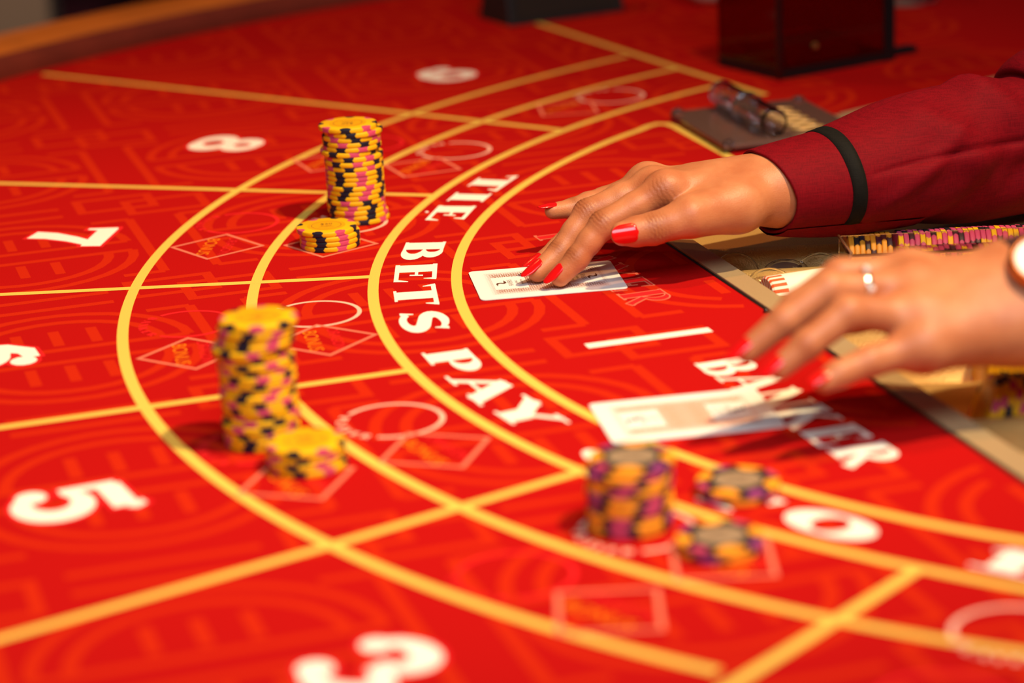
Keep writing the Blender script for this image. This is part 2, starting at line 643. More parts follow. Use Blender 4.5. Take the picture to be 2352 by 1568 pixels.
def pl(pts, w=6.5, closed=False):
    zz[0] = 0.03 + (zz[0] - 0.03 + 0.0007) % 0.03
    pieces.append(pline(pts, w, zz[0], closed))


for i in range(-5, 4):
    for j in range(-6, 6):
        cx, cy = P0 + DP * i, Q0 + DQ * j
        wx, wy = pat(cx, cy)
        if (wx - CX) ** 2 + (wy - CY) ** 2 > (RT + 150) ** 2 or wx > 430:
            continue
        # interlaced fret rectangles
        pl([(cx - 44, cy - 22), (cx + 6, cy - 22), (cx + 6, cy + 12), (cx - 44, cy + 12)], closed=True)
        pl([(cx - 12, cy - 6), (cx + 40, cy - 6), (cx + 40, cy + 30), (cx - 12, cy + 30)], closed=True)
        # double bars joining the knots
        for sx in (-17, 17):
            pl([(cx + sx, cy + 44), (cx + sx, cy + DQ - 40)])
            pl([(cx + sx, cy + 44), (cx + sx + (26 if sx > 0 else -26), cy + 44)])
            pl([(cx + sx, cy + DQ - 40), (cx + sx + (26 if sx > 0 else -26), cy + DQ - 40)])
        for sy in (-7, 15):
            pl([(cx + 56, cy + sy), (cx + DP - 58, cy + sy)])
        # fans in the cell
        fx, fy = cx + DP / 2, cy + DQ / 2
        for r in (74, 58):
            pl([(fx + r * math.cos(math.radians(a)), fy - 12 + -r * 0.95 * math.sin(math.radians(a))) for a in range(0, 181, 12)])
            pl([(fx + r * math.cos(math.radians(a)), fy + 12 + r * 0.95 * math.sin(math.radians(a))) for a in range(0, 181, 12)])
        for sy in (-12, 12):
            pl([(fx - 74, fy + sy), (fx + 74, fy + sy)])
        for sx in (-22, 0, 22):
            pl([(fx + sx, fy - 20), (fx + sx, fy - 50)])
            pl([(fx + sx, fy + 20), (fx + sx, fy + 50)])


def inside_felt(x, y):
    if (x - CX) ** 2 + (y - CY) ** 2 > (RT - 4) ** 2:
        return False
    # on the tray side of its two edges?
    n1 = Vector((-TD.y, TD.x))
    a = (Vector((x, y)) - Vector(TRAY_A)).dot(n1)
    n2 = Vector((FAR.y, -FAR.x))
    b = (Vector((x, y)) - Vector(TRAY_A)).dot(n2)
    c = (Vector((x, y)) - Vector(TRAY_D)).dot(Vector((FAR2.y, -FAR2.x)))
    if a > -4 and b > -4 and c > -4:
        return False
    return x < BACK_X + 200


pv, pf = join(pieces)
pf = [upface(pv, q) for q in pf if all(inside_felt(*pv[i][:2]) for i in q)]
used = sorted({i for q in pf for i in q})
rm = {o: n for n, o in enumerate(used)}
decal('deco_pattern', ([pv[i] for i in used], [tuple(rm[i] for i in q) for q in pf]), M_PAT, 'orange red art deco fret and fan pattern')

# gold arcs: radius as a gentle function of the angle seen from the dealer's place
ARCS = {1: ([-6.62, 21.61, 43.52, -42.24, -11.58, 816.15], -49.5, 54.4),
        2: ([-6.8, 1.72, 31.04, -20.4, -5.83, 741.25], -60, 54.0),
        3: ([-11.91, 13.39, 32.75, -25.43, -11.06, 668.0], -60, 52.5),
        4: ([31.79, 32.93, 6.98, -30.02, -9.21, 617.16], -54, 39.5)}


def arc_r(k, th):
    t = max(-57.0, min(55.0, th)) / 60.0
    co = ARCS[k][0]
    return sum(c * t ** (5 - i) for i, c in enumerate(co))


LW = 6.6
for k in (1, 2, 3):
    a0, a1 = ARCS[k][1:]
    n = 110
    pts = [arcpt(a0 + (a1 - a0) * i / n, arc_r(k, a0 + (a1 - a0) * i / n)) for i in range(n + 1)]
    v, f = strip(pts, LW, 0.10)
    decal('gold_arc', (v, [upface(v, q) for q in f]), M_GOLD)
pts = [arcpt(-54 + (91.5) * i / 100, arc_r(4, min(33.9, -54 + 91.5 * i / 100)) + max(0, (-54 + 91.5 * i / 100) - 33.9) * -0.3) for i in range(101)]
pts = [p for p in pts if p[1] < 1900]
pts += [(112, 1903), (119, 1909), (126, 1907), (131, 1897), (160, 1799), (176, 1745)]
v, f = strip(pts, LW, 0.10)
decal('gold_arc', (v, [upface(v, q) for q in f]), M_GOLD)
LINES = [[(-402.2, 2226.7), (-70.8, 1988.0), (44.2, 1904.0)], [(-640, 1897), (-367.4, 1816.6), (-50.0, 1718.0)], [(-640, 1518.6), (-84, 1518.6)],
         [(-560, 1178), (-269.5, 1263.6), (-58.7, 1326.8)], [(-420, 856), (-220.6, 988.3), (-87.5, 1075), (30.3, 1155.8)],
         [(169.1, 1015.3), (112.8, 948.5), (20, 840)], [(22, 2394), (47.1, 2339.2), (150.9, 2117.9), (211.1, 1995.0)]]
for i, L in enumerate(LINES):
    v, f = strip(L, LW, 0.12 + 0.004 * i)
    decal('gold_line', (v, [upface(v, q) for q in f]), M_GOLD)
v, f = strip([(41.3, 1355.5), (112.2, 1375.3)], 8.5, 0.12)
decal('cream_dash', (v, [upface(v, q) for q in f]), M_WHITE)

# words and figures
TIE = [('T', 20.92), ('I', 17.2), ('E', 13.4), ('B', 5.16), ('E', .35), ('T', -4.1), ('S', -8.95), ('P', -15.96), ('A', -20.7), ('Y', -25.3),
       ('8', -33.0), ('T', -40.0), ('O', -45.1), ('1', -53.2)]
for ch, th in TIE:
    r = 0.5 * (arc_r(3, th) + arc_r(4, min(33, th)))
    x, y = arcpt(th, r)
    t = math.radians(th)
    # reading direction: towards smaller angle (clockwise seen from above), heads point to the dealer
    ang = math.atan2(-math.cos(t), -math.sin(t))
    decal('printed_letter', glyph(ch, x, y, ang, 52, 26, 0.14), M_WHITE)
up = math.atan2(-0.951, 0.309)
for i, ch in enumerate('PLAYER'):
    x, y = 33.8 + (80.4 - 33.8) * i / 5, 1590.6 + (1446.1 - 1590.6) * i / 5
    decal('outlined_letter', glyph(ch, x, y, up, 31, 28, 0.13), M_PINK)
    decal('letter_fill', glyph(ch, x, y, up, 31, 28, 0.19, 0.032), M_RED)
for i, ch in enumerate('BANKER'):
    x, y = 115.2 + (169.0 - 115.2) * i / 5, 1308.5 + (1160.8 - 1308.5) * i / 5
    decal('printed_letter', glyph(ch, x, y, up, 33, 30, 0.14, 0.010), M_WHITE)
for ch, th, r in [('9', 44.4, 884), ('8', 26.2, 886), ('7', 8.5, 886), ('6', -8.4, 890), ('5', -24.8, 881), ('3', -41.6, 867)]:
    x, y = arcpt(th, r)
    t = math.radians(th)
    ang = math.atan2(-math.cos(t), -math.sin(t))
    decal('figure_outline', glyph(ch, x, y, ang, 60, 56, 0.13, -0.045), M_RED)
    decal('printed_figure', glyph(ch, x, y, ang, 60, 56, 0.20), M_WHITE)

# betting circles and squares for every seat
SEATS = [45.2, 28.2, 10.95, -6.1, -22.9, -39.7, -56.0]


def ring_with_word(th, r, R, material, word):
    x, y = arcpt(th, r)
    t = math.radians(th)
    base = math.pi - t               # outward direction
    parts = []
    n = 60
    a0, a1 = base + math.radians(52), base + math.radians(308)
    v, f = strip([(x + R * math.cos(a0 + (a1 - a0) * i / n), y + R * math.sin(a0 + (a1 - a0) * i / n)) for i in range(n + 1)], 2.6, 0.13)
    parts.append((v, [upface(v, q) for q in f]))
    for i, ch in enumerate(word):
        a = base + math.radians(-38 + 76 * i / (len(word) - 1)) 
        gx, gy = x + (R + 0.3) * math.cos(a), y + (R + 0.3) * math.sin(a)
        parts.append(glyph(ch, gx, gy, a + math.pi / 2, 6.2, 5.2, 0.13))
    return join(parts)


bonus_me = text_mesh('BONUS', 12.0)
dragon_me = text_mesh('DRAGON', 9.5)
bonus_me.materials.append(M_ORANGE)
dragon_me.materials.append(M_RED)
for th in SEATS:
    for r, material, word in ((704 if th > -35 else 692, M_PINK, 'PLAYER'), (779 if th > -35 else 765, M_RED, 'BANKER')):
        if r < 730:
            material = mat('pale_pink_print', (238, 186, 160), rough=0.95, spec=0.1, noise_amt=0.04, noise_scale=1400)
        if th == 45.2 and r > 730:
            continue
        decal('betting_circle', ring_with_word(th, r - 0.0, 26.0, material, word), material)
        x, y = arcpt(th - 4.35, r)
        t = math.radians(th - 4.35)
        h = 30.0
        sq = [(x + h * math.cos(math.pi - t + k * math.pi / 2), y + h * math.sin(math.pi - t + k * math.pi / 2)) for k in range(4)]
        v, f = strip(sq, 2.4, 0.15, True)
        decal('betting_square', (v, [upface(v, q) for q in f]), M_PINK)
        rd = math.atan2(-math.cos(t), -math.sin(t))
        for me, off in ((bonus_me, 6.5), (dragon_me, -7.0)):
            o = add('printed_word', me, None, felt)
            o.location = (Vector((x - off * math.cos(t), y + off * math.sin(t), 0.14))) * S
            o.rotation_euler = (0, 0, rd)

# rail: dark wood foot, rounded honey coloured arm rest
PROF = [(0, 0), (0, 9), (6, 12), (14, 15), (28, 20), (48, 24), (70, 24), (92, 18), (104, 4), (106, -20), (100, -60)]
n = 150
rv, rf = [], []
A0, A1 = 97.0, -97.0
for i in range(n + 1):
    a = A0 + (A1 - A0) * i / n
    for dr, z in PROF[2:]:
        x, y = arcpt(a, RT + dr)
        rv.append((x, y, z))
m = len(PROF) - 2
for i in range(n):
    for k in range(m - 1):
        rf.append((i * m + k, i * m + k + 1, (i + 1) * m + k + 1, (i + 1) * m + k))
rail = local(add('arm_rest', mesh_from('arm_rest', rv, rf, smooth=True), M_WOOD, table), table)
tag(rail, 'honey brown rounded arm rest around the felt')
sv, sf = [], []
pr = [(-1, -2), (-1, 9), (4, 14.5), (15, 18.5)]
for i in range(n + 1):
    a = A0 + (A1 - A0) * i / n
    for dr, z in pr:
        x, y = arcpt(a, RT + dr)
        sv.append((x, y, z))
for i in range(n):
    for k in range(3):
        sf.append((i * 4 + k, i * 4 + k + 1, (i + 1) * 4 + k + 1, (i + 1) * 4 + k))
local(add('rail_foot', mesh_from('rail_foot', sv, sf, smooth=True), M_DARKWOOD, table), table)
av, af = [], []
for i in range(n + 1):
    a = A0 + (A1 - A0) * i / n
    for dr, z in ((95, -50), (70, -150)):
        x, y = arcpt(a, RT + dr)
        av.append((x, y, z))
for i in range(n):
    af.append((i * 2, i * 2 + 1, i * 2 + 3, i * 2 + 2))
local(add('apron', mesh_from('apron', av, af, smooth=True), M_DARKWOOD, table), table)
for dx, dy in ((-420, -560), (-420, 560)):
    pm = lathe('pedestal', [(170, FLOOR_Z), (170, FLOOR_Z + 40), (90, FLOOR_Z + 80), (80, -150), (120, -60), (120, -30)], 32)
    o = local(add('pedestal', pm, M_DARKWOOD, table), table)
    o.location += Vector((dx + CX, dy + CY, 0)) * S

# ------------------------------------------------------------------ chip tray
def tray_metal():
    m = mat('champagne_textured_metal', (214, 168, 98), rough=0.42, metal=0.30)
    nt = m.node_tree
    b = nt.nodes['Principled BSDF']
    tc = nt.nodes.new('ShaderNodeTexCoord')
    n = nt.nodes.new('ShaderNodeTexNoise')
    n.inputs['Scale'].default_value = 900
    n.inputs['Detail'].default_value = 2
    nt.links.new(tc.outputs['Object'], n.inputs['Vector'])
    bp = nt.nodes.new('ShaderNodeBump')
    bp.inputs['Strength'].default_value = 0.9
    bp.inputs['Distance'].default_value = 0.0006
    nt.links.new(n.outputs['Fac'], bp.inputs['Height'])
    nt.links.new(bp.outputs['Normal'], b.inputs['Normal'])
    return m


M_TRAY = tray_metal()
tray = empty('chip_tray', (240, 1330, -24), 'champagne metal dealer chip tray sunk into the table beside the felt', 'tray')


def edge_x(y, off=0.0):
    """x of the tray's player-side edge at depth y, moved inwards by off"""
    return TRAY_A[0] + (TRAY_A[1] - y) * (TD.x / -TD.y) + off


RIMW = 15.5
nrm = Vector((-TD.y, TD.x))
# player-side rim bar
rim = [Vector(TRAY_A) + TD * -2, Vector(TRAY_B)]
q = [rim[0], rim[1], rim[1] + nrm * RIMW, rim[0] + nrm * RIMW]
me = bevel_mesh(prism('rim_bar', [tuple(p) for p in q], -3, 1.6), 0.5, 2)
local(add('rim_bar', me, M_RIM, tray), tray)
# far rim bar, set at an angle
n2 = Vector((FAR.y, -FAR.x))
a, b = Vector(TRAY_A), Vector(TRAY_D)
q = [a + FAR * 14, a + FAR * 14 + n2 * RIMW, b + n2 * RIMW, b]
me = bevel_mesh(prism('rim_bar', [tuple(p) for p in q], -3, 1.6), 0.5, 2)
local(add('rim_bar', me, M_RIM, tray), tray)
n3 = Vector((FAR2.y, -FAR2.x))
a, b = Vector(TRAY_D), Vector(TRAY_E)
q = [a + FAR2 * 6, a + FAR2 * 6 + n3 * RIMW, b + n3 * RIMW, b]
me = bevel_mesh(prism('rim_bar', [tuple(p) for p in q], -3, 1.6), 0.5, 2)
local(add('rim_bar', me, M_RIM, tray), tray)
# black strip painting the shade of the gap along the felt
v, f = strip([tuple(Vector(TRAY_A) + nrm * -1.0), tuple(Vector(TRAY_B) + nrm * -0.7)], 1.7, 0.35)
gap = local(add('gap_shade_strip', mesh_from('gap_shade_strip', v, [upface(v, x) for x in f]), M_BLACK, tray), tray)
# troughs
PER, Y0, RAD = 58.0, 1495.0, 21.0
for k in range(0, 8):
    ya, yb = Y0 + PER - PER * k, Y0 - PER * k
    yc = 0.5 * (ya + yb)
    prof = [(ya, -2.0), (ya - 4, -1.6)]
    for i in range(19):
        t = math.pi * (0.04 + 0.92 * i / 18)
        prof.append((yc + RAD * math.cos(t), -2.0 - 19.5 * math.sin(t)))
    prof += [(yb + 4, -1.6), (yb, -2.0)]
    tv_, tf_ = [], []
    for y, z in prof:
        x0 = edge_x(y, 14.0 / 0.9586)
        if y > TRAY_A[1] - 14:
            x0 += (y - TRAY_A[1] + 14) * 1.2
        for xx in (x0, x0 + 60, 420, 432):
            tv_.append((xx, y, z if xx < 430 else -2.0))
    for i in range(len(prof) - 1):
        for j in range(3):
            tf_.append((i * 4 + j, i * 4 + j + 1, i * 4 + 5 + j, i * 4 + 4 + j))
    # end wall under the rim
    o_ = len(tv_)
    for y, z in prof:
        x0 = edge_x(y, 14.0 / 0.9586)
        tv_.append((x0, y, -1.2))
    for i in range(len(prof) - 1):
        tf_.append((i * 4, (i + 1) * 4, o_ + i + 1, o_ + i))
    local(add('trough', mesh_from('trough', tv_, tf_, smooth=True), M_TRAY, tray), tray)
me = prism('deck', [(108, 1570), (112, 1553), (432, 1553), (432, 1640), (150, 1640)], -6, -2)
local(add('deck', me, M_TRAY, tray), tray)
me = prism('tray_floor', [(96, 1592), (256, 1030), (466, 1030), (466, 2064), (254, 1902)], -34, -26)  # its black colour stands for the shadow inside the tray
local(add('tray_floor', me, M_BLACK, tray), tray)
me = lathe('corner_screw', [(0, 1.6), (1.0, 1.4), (1.5, .8), (1.5, 0)], 16)
local(add('corner_screw', me, mat('dark_steel', (70, 66, 64), rough=0.3, metal=0.9), tray, loc=(146.5, 1403, 1.0)), tray)


# ------------------------------------------------------------------ chips
CR, CT = 19.5, 3.3
chip_body = {}
PROFC = [(0, 0), (18.8, 0), (19.3, 0.22), (19.5, 0.6), (19.5, 2.7), (19.3, 3.08), (18.8, 3.3), (0, 3.3)]


def chip_mesh(kind, material):
    if kind not in chip_body:
        me = lathe('casino_chip', PROFC, 48)
        me.materials.append(material)
        chip_body[kind] = me
    return chip_body[kind]


def spot_mesh(material, half=11.0, deep=3.6):
    rows = [(19.5 - deep, 3.3, .30), (19.5 - deep * .86, 3.3, .62), (19.5 - deep * .55, 3.3, .74), (18.3, 3.3, .98), (18.8, 3.3, 1.0), (19.3, 3.08, 1.0), (19.5, 2.7, .96),
            (19.5, 2.1, .80), (19.5, 1.65, .74), (19.5, 1.2, .80), (19.5, 0.6, .96), (19.3, 0.22, 1.0), (18.8, 0, 1.0), (18.3, 0, .98), (19.5 - deep, 0, .4)]
    v, f = [], []
    n = 6
    for i, (r, z, w) in enumerate(rows):
        e = 0.05
        rr = r + (e if 0 < z < 3.3 else 0)
        zz_ = z + (e if z >= 3.0 else (-0.02 if z <= 0.3 else 0))
        for k in range(n + 1):
            a = math.radians(half * w * (2 * k / n - 1))
            v.append((rr * math.cos(a), rr * math.sin(a), zz_))
    for i in range(len(rows) - 1):
        for k in range(n):
            f.append((i * (n + 1) + k, (i + 1) * (n + 1) + k, (i + 1) * (n + 1) + k + 1, i * (n + 1) + k + 1))
    me = mesh_from('edge_spot', v, f, smooth=True)
    me.set_sharp_from_angle(angle=math.radians(40))
    me.materials.append(material)
    return me


SPOT = {m.name: spot_mesh(m) for m in (M_NAVY, M_PNK, M_YEL)}
SPOT['wide_orange'] = spot_mesh(M_ORC, 22, 6.5)
SPOT['purple'] = spot_mesh(M_PURP, 14.0, 4.0)
SPOT['pink_wide'] = spot_mesh(M_PNK, 14.0, 4.0)
SPOT['black'] = spot_mesh(M_BLKCHIP, 11.0, 3.6)
inlay_y = lathe('inlay', [(0, 3.31), (12.2, 3.31), (12.4, 3.36), (0, 3.36)], 40)
inlay_y.materials.append(M_INLAY)
inlay_t = lathe('inlay', [(0, 3.31), (11.2, 3.31), (11.4, 3.36), (0, 3.36)], 40)
inlay_t.materials.append(M_TAUPE)
v, f = strip([(9.6 * math.cos(2 * math.pi * i / 48), 9.6 * math.sin(2 * math.pi * i / 48)) for i in range(48)], 0.32, 3.40, True)
ring_y = mesh_from('inlay_ring', v, [upface(v, x) for x in f])
ring_y.materials.append(M_INK)
t20 = text_mesh('$20', 5.2)
t20.materials.append(M_INK)
trv = text_mesh('RIVERS', 2.3)
trv.materials.append(M_INK)
tph = text_mesh('PHILADELPHIA', 1.5)
tph.materials.append(M_INK)
t100 = text_mesh('$100', 5.0)
t100.materials.append(M_INK)

KINDS = {
    'yellow': (M_YEL, [SPOT['navy_clay'], SPOT['pink_clay']] * 4, inlay_y),
    'black': (M_BLKCHIP, [SPOT['wide_orange'], SPOT['purple'], SPOT['wide_orange'], SPOT['pink_wide']] * 2, inlay_t),
    'pink': (M_PNK, [SPOT['black'], SPOT['yellow_clay']] * 4, inlay_t),
    'orange': (M_ORC, [SPOT['black'], SPOT['navy_clay']] * 2, inlay_y),
}


def chip(kind, mw, label, group, face=None, inlay=False):
    material, spots, inl = KINDS[kind]
    o = bpy.data.objects.new('casino_chip', chip_mesh(kind, material))
    COL.objects.link(o)
    o.matrix_world = mw
    tag(o, label, 'casino chip', group)
    for i, sm in enumerate(spots):
        s_ = bpy.data.objects.new('edge_spot', sm)
        COL.objects.link(s_)
        s_.parent = o
        s_.rotation_euler = (0, 0, 2 * math.pi * i / len(spots))
    if inlay:
        i_ = add('inlay', inl, None, o)
        if kind == 'yellow':
            add('inlay_ring', ring_y, None, i_)
        if face is not None:
            for me, yy in ((t20 if kind == 'yellow' else t100, 3.0), (trv, -1.6), (tph, -4.2)):
                if kind != 'yellow' and me is not t100:
                    continue
                w = add('printed_word', me, None, i_)
                w.rotation_euler = (0, 0, face)
                w.location = Vector((-yy * math.sin(face), yy * math.cos(face), 3.42 if kind == 'yellow' else 3.40)) * S
    return o


ORD = ['topmost', 'second from the top', 'third from the top', 'fourth from the top', 'fifth from the top', 'sixth from the top', 'seventh from the top', 'eighth from the top',
       'ninth from the top', 'tenth from the top', 'eleventh from the top', 'twelfth from the top', 'thirteenth from the top', 'fourteenth from the top', 'fifteenth from the top',
       'sixteenth from the top', 'seventeenth from the top', 'eighteenth from the top', 'nineteenth from the top', 'bottom chip']


def stack(kind, x, y, n, desc, where, group, seed, rots=None, jit=0.5, shifts={}, face=None):
    rnd = random.Random(seed)
    for i in range(n):                     # i counts from the bottom
        top = n - 1 - i
        a = rots[i] if rots else rnd.uniform(0, 2 * math.pi)
        dx, dy = rnd.uniform(-jit, jit), rnd.uniform(-jit, jit)
        if top in shifts:
            dx += shifts[top][0]
            dy += shifts[top][1]
        mw = Matrix.Translation(Vector((x + dx, y + dy, 0.25 + i * CT)) * S) @ Matrix.Rotation(a, 4, 'Z')
        o_txt = ORD[top] if top < n - 1 or n == 1 else 'bottom chip'
        fa = None if (face is None or top > 0) else face - a
        chip(kind, mw, f'{desc}, {o_txt} {where}', group, fa, inlay=(top == 0))


R = math.radians
tall_rots = [R(x) for x in (10, 28, 33, 41, 26, 62, 70, 78, 60, 64, 61, 83, 56, 82, 58, 70, 30, 12, 2, 51)]
tall_rots = tall_rots[:18] + [R(-92), R(-92)]
stack('yellow', -99.6, 1662.5, 20, 'yellow chip with navy and pink spots', 'of the tall far stack', 'twenty yellow chips in the tall far stack', 3, tall_rots, 0.35,
      {0: (-2.2, 0), 1: (.6, 0), 2: (-.6, 0), 3: (-.6, 0), 4: (-.6, 0), 5: (-2.6, 0), 18: (1.5, 0), 19: (2.2, 0)}, face=R(180))
stack('yellow', -114.5, 1598.2, 4, 'yellow chip with navy and pink spots', 'of the short far stack', 'four yellow chips in the short far stack', 5,
      [R(-108), R(-103), R(-104), R(-104)], 0.2, {0: (-1.6, 0.4)}, face=R(4))
stack('yellow', -128.5, 1222.0, 20, 'yellow chip with navy and pink spots', 'of the tall near stack', 'twenty yellow chips in the tall near stack', 11, None, 0.7,
      {0: (2.2, 0), 1: (1.5, 0), 2: (0.5, 0), 4: (-3.0, -1), 5: (-1.5, 0), 7: (-1.2, 0)}, face=R(150))
stack('yellow', -103.5, 1183.0, 4, 'yellow chip with navy and pink spots', 'of the short near stack', 'four yellow chips in the short near stack', 8, None, 0.6, {}, face=R(20))
stack('black', 50.0, 1083.0, 10, 'black chip with orange spots', 'of the stack by the cream card', 'black chips stacked by the cream card', 21, [R(x) for x in (-60, -66, -58, -20, -14, -8, -62, -50, -12, -98)], 0.7, {0: (0.8, 0)}, face=R(0))
stack('black', 102.5, 1117.5, 2, 'black chip with orange spots', 'of the pair lying on the inner gold arc', 'black chip pair on the inner gold arc', 31, None, 0.4, {}, face=R(0))
stack('black', 87.5, 1048.5, 2, 'black chip with orange spots', 'of the pair in the near betting square', 'black chip pair in the near square', 33, None, 0.4, {}, face=R(30))


def chip_row(kind, x0, yc, zc, n, lean, where, group, seed, step=3.36, jr=0.6):
    rnd = random.Random(seed)
    ones = ['first', 'second', 'third', 'fourth', 'fifth', 'sixth', 'seventh', 'eighth', 'ninth', 'tenth', 'eleventh', 'twelfth', 'thirteenth', 'fourteenth', 'fifteenth',
            'sixteenth', 'seventeenth', 'eighteenth', 'nineteenth', 'twentieth'] + ['twenty-' + w for w in ('first', 'second', 'third', 'fourth', 'fifth', 'sixth', 'seventh', 'eighth', 'ninth')]
    for i in range(n):
        M_ = (Matrix.Translation(Vector((x0 + i * step / math.cos(lean), yc + rnd.uniform(-jr, jr) * .5, zc)) * S)
              @ Matrix.Rotation(lean, 4, 'Y') @ Matrix.Rotation(-math.pi / 2, 4, 'Y') @ Matrix.Rotation(rnd.uniform(0, 6.28), 4, 'Z'))
        lab = f'{where}, {ones[i]} from the felt'
        chip(kind, M_, lab, group, None, inlay=(i == 0))


def yt(k):
    return Y0 + PER / 2 - PER * k


chip_row('orange', 212, yt(0), -8.5, 8, R(4), 'orange chip on edge in the tray row under the cuff', 'orange chips on edge under the cuff', 41)
chip_row('pink', 242, yt(0), -8.0, 26, R(6), 'pink chip on edge in the far tray row', 'pink chips on edge in the far tray row', 42)
chip_row('yellow', 241, yt(5) - 1, -6.0, 12, R(22), 'yellow chip on edge in the near tray row', 'yellow chips on edge in the near tray row', 43)
chip_row('yellow', 262, yt(6), -3.5, 10, R(10), 'yellow chip on edge in the nearest tray row', 'yellow chips on edge in the nearest tray row', 44)
chip_row('yellow', 252, yt(4), -3.5, 12, R(8), 'yellow chip on edge in the tray row behind the near row', 'yellow chips on edge in the row behind', 45)
chip_row('pink', 234, yt(1), -3.5, 24, R(6), 'pink chip on edge under the clear cover', 'pink chips on edge under the clear cover', 46)

# clear lammers lying in the troughs
disc = lathe('clear_button', [(0, 0), (14.0, 0), (14.6, 0.6), (14.6, 2.2), (14.0, 2.8), (12.6, 2.8), (12.3, 2.4), (0, 2.4)], 40)
disc.materials.append(M_CLEAR)
plate_d = lathe('button_core', [(0, 0.5), (11.6, 0.5), (11.6, 1.6), (0, 1.6)], 40)
M_COIN = mat('bronze_foil', (150, 118, 72), rough=0.35, metal=0.8, noise_amt=0.3, noise_scale=500)
M_COPPER = mat('matt_copper_core', (150, 104, 76), rough=0.5, noise_amt=0.1, noise_scale=200)
word = text_mesh('RIVERS', 4.2)
word.materials.append(mat('pale_gold_foil', (226, 196, 140), rough=0.35, metal=0.5))
SWOOSH = [(-1.0, -2.2), (-1.05, -.9), (-.7, .1), (0, .15), (.65, -.25), (1.0, .15), (1.05, 1.1), (.85, 2.2)]


def swoosh_mesh(scale, z):
    v, f = strip([(x * scale, y * scale) for x, y in SWOOSH], [.1 * scale, .45 * scale, .75 * scale, .7 * scale, .7 * scale, .75 * scale, .5 * scale, .08 * scale], z)
    return mesh_from('wave_logo', v, [upface(v, q) for q in f])


sw = swoosh_mesh(2.2, 0)
sw.materials.append(mat('pale_gold_foil', (226, 196, 140)))


def button(x, y, z, tilt, spin, label, core):
    M_ = Matrix.Translation(Vector((x, y, z)) * S) @ Matrix.Rotation(tilt, 4, 'X') @ Matrix.Rotation(spin, 4, 'Z')
    o = bpy.data.objects.new('clear_button', disc)
    COL.objects.link(o)
    o.matrix_world = M_
    tag(o, label, 'button', 'clear buttons in the tray')
    if core is not None:
        c_ = bpy.data.objects.new('button_core', plate_d.copy())
        COL.objects.link(c_)
        c_.data.materials.append(core)
        c_.parent = o
        c_.location = (0, 0, 0.0001)
    w_ = add('printed_word', word, None, o)
    w_.location = (0.0012, -0.004, 0.00252)
    l_ = add('wave_logo', sw, None, o)
    l_.location = (-0.003, 0.004, 0.00252)
    return o


button(141, yt(0) + 1, -12.0, R(48), R(20), 'clear round button with gold wave lying in the far trough', None)
button(172, yt(0) - 2, -13.0, R(20), R(70), 'copper brown button lying flat between two clear buttons', M_COPPER)
button(194, yt(0) - 1, -12.0, R(30), R(120), 'clear button with dark rim beside the orange chips', None)
button(157, yt(1) + 10, -8.0, R(42), R(40), 'clear button standing behind the paper coin roll', None)

# paper coin roll
roll = empty('coin_roll', (154, yt(1) - 3, -7.5), 'white paper coin roll with orange striped crimped end', 'coin roll', rot=(0, math.pi / 2, math.radians(20)))
rp = lathe('paper_wrap', [(11.1, 0), (11.3, 0.6), (11.3, 44), (10.9, 44.6)], 40)
add('paper_wrap', rp, mat('roll_paper', (240, 226, 200), rough=0.7), roll)
endm = lathe('crimped_rim', [(7.6, -0.6), (10.2, -0.9), (11.4, 0.2), (11.45, 9.0), (11.2, 9.0)], 40)
em = bpy.data.materials.new('orange_stripes')
em.use_nodes = True
nt = em.node_tree
tc = nt.nodes.new('ShaderNodeTexCoord')
gr = nt.nodes.new('ShaderNodeTexGradient')
gr.gradient_type = 'RADIAL'
nt.links.new(tc.outputs['Object'], gr.inputs['Vector'])
mu = nt.nodes.new('ShaderNodeMath')
mu.operation = 'MULTIPLY'
mu.inputs[1].default_value = 18
nt.links.new(gr.outputs['Fac'], mu.inputs[0])
fr = nt.nodes.new('ShaderNodeMath')
fr.operation = 'FRACT'
nt.links.new(mu.outputs[0], fr.inputs[0])
cr = nt.nodes.new('ShaderNodeValToRGB')
cr.color_ramp.interpolation = 'CONSTANT'
cr.color_ramp.elements[0].color = lin((222, 84, 26))
cr.color_ramp.elements[1].position = 0.55
cr.color_ramp.elements[1].color = lin((244, 226, 196))
nt.links.new(fr.outputs[0], cr.inputs['Fac'])
nt.links.new(cr.outputs['Color'], nt.nodes['Principled BSDF'].inputs['Base Color'])
nt.nodes['Principled BSDF'].inputs['Roughness'].default_value = 0.7
add('crimped_rim', endm, em, roll)
add('coin', lathe('coin', [(0, 0.4), (10.3, 0.4), (10.4, 1.6), (0, 1.6)], 32), mat('dull_coin', (120, 92, 66), rough=0.4, metal=0.8), roll)

# clear acrylic cover over the chip rows
cov = empty('acrylic_cover', (270, yt(1), 0), 'clear acrylic cover standing over the chip rows in the tray', 'cover')
ce = mat('lit_edge_tan', (196, 150, 116), rough=0.15, trans=0.7)
y1, y2, xl, zt = yt(1) - 22, yt(1) + 21, 200, 19
for nm, bx_ in (('pane', (xl, 360, y1, y1 + 1.6, 0, zt)), ('pane', (xl, 360, y1, y2, zt, zt + 1.6)), ('pane', (xl, xl + 1.6, y1 + 1.6, y2, 0, zt))):
    local(add(nm, box(nm, *bx_, bev=0.4), M_CLEAR, cov), cov)
local(add('lit_edge_line', tube('lit_edge_line', [(xl, y1, 0), (xl, y1, zt - 2), (xl + 1, y1 + .5, zt), (xl + 2, y1 + 3, zt + 1.4), (xl, y2, zt + 1.4)], 1.0, 8), ce, cov), cov)  # tan tube paints the light caught along the clear edges

# ------------------------------------------------------------------ playing cards
CL, CW, CTK = 88.9, 63.5, 0.5


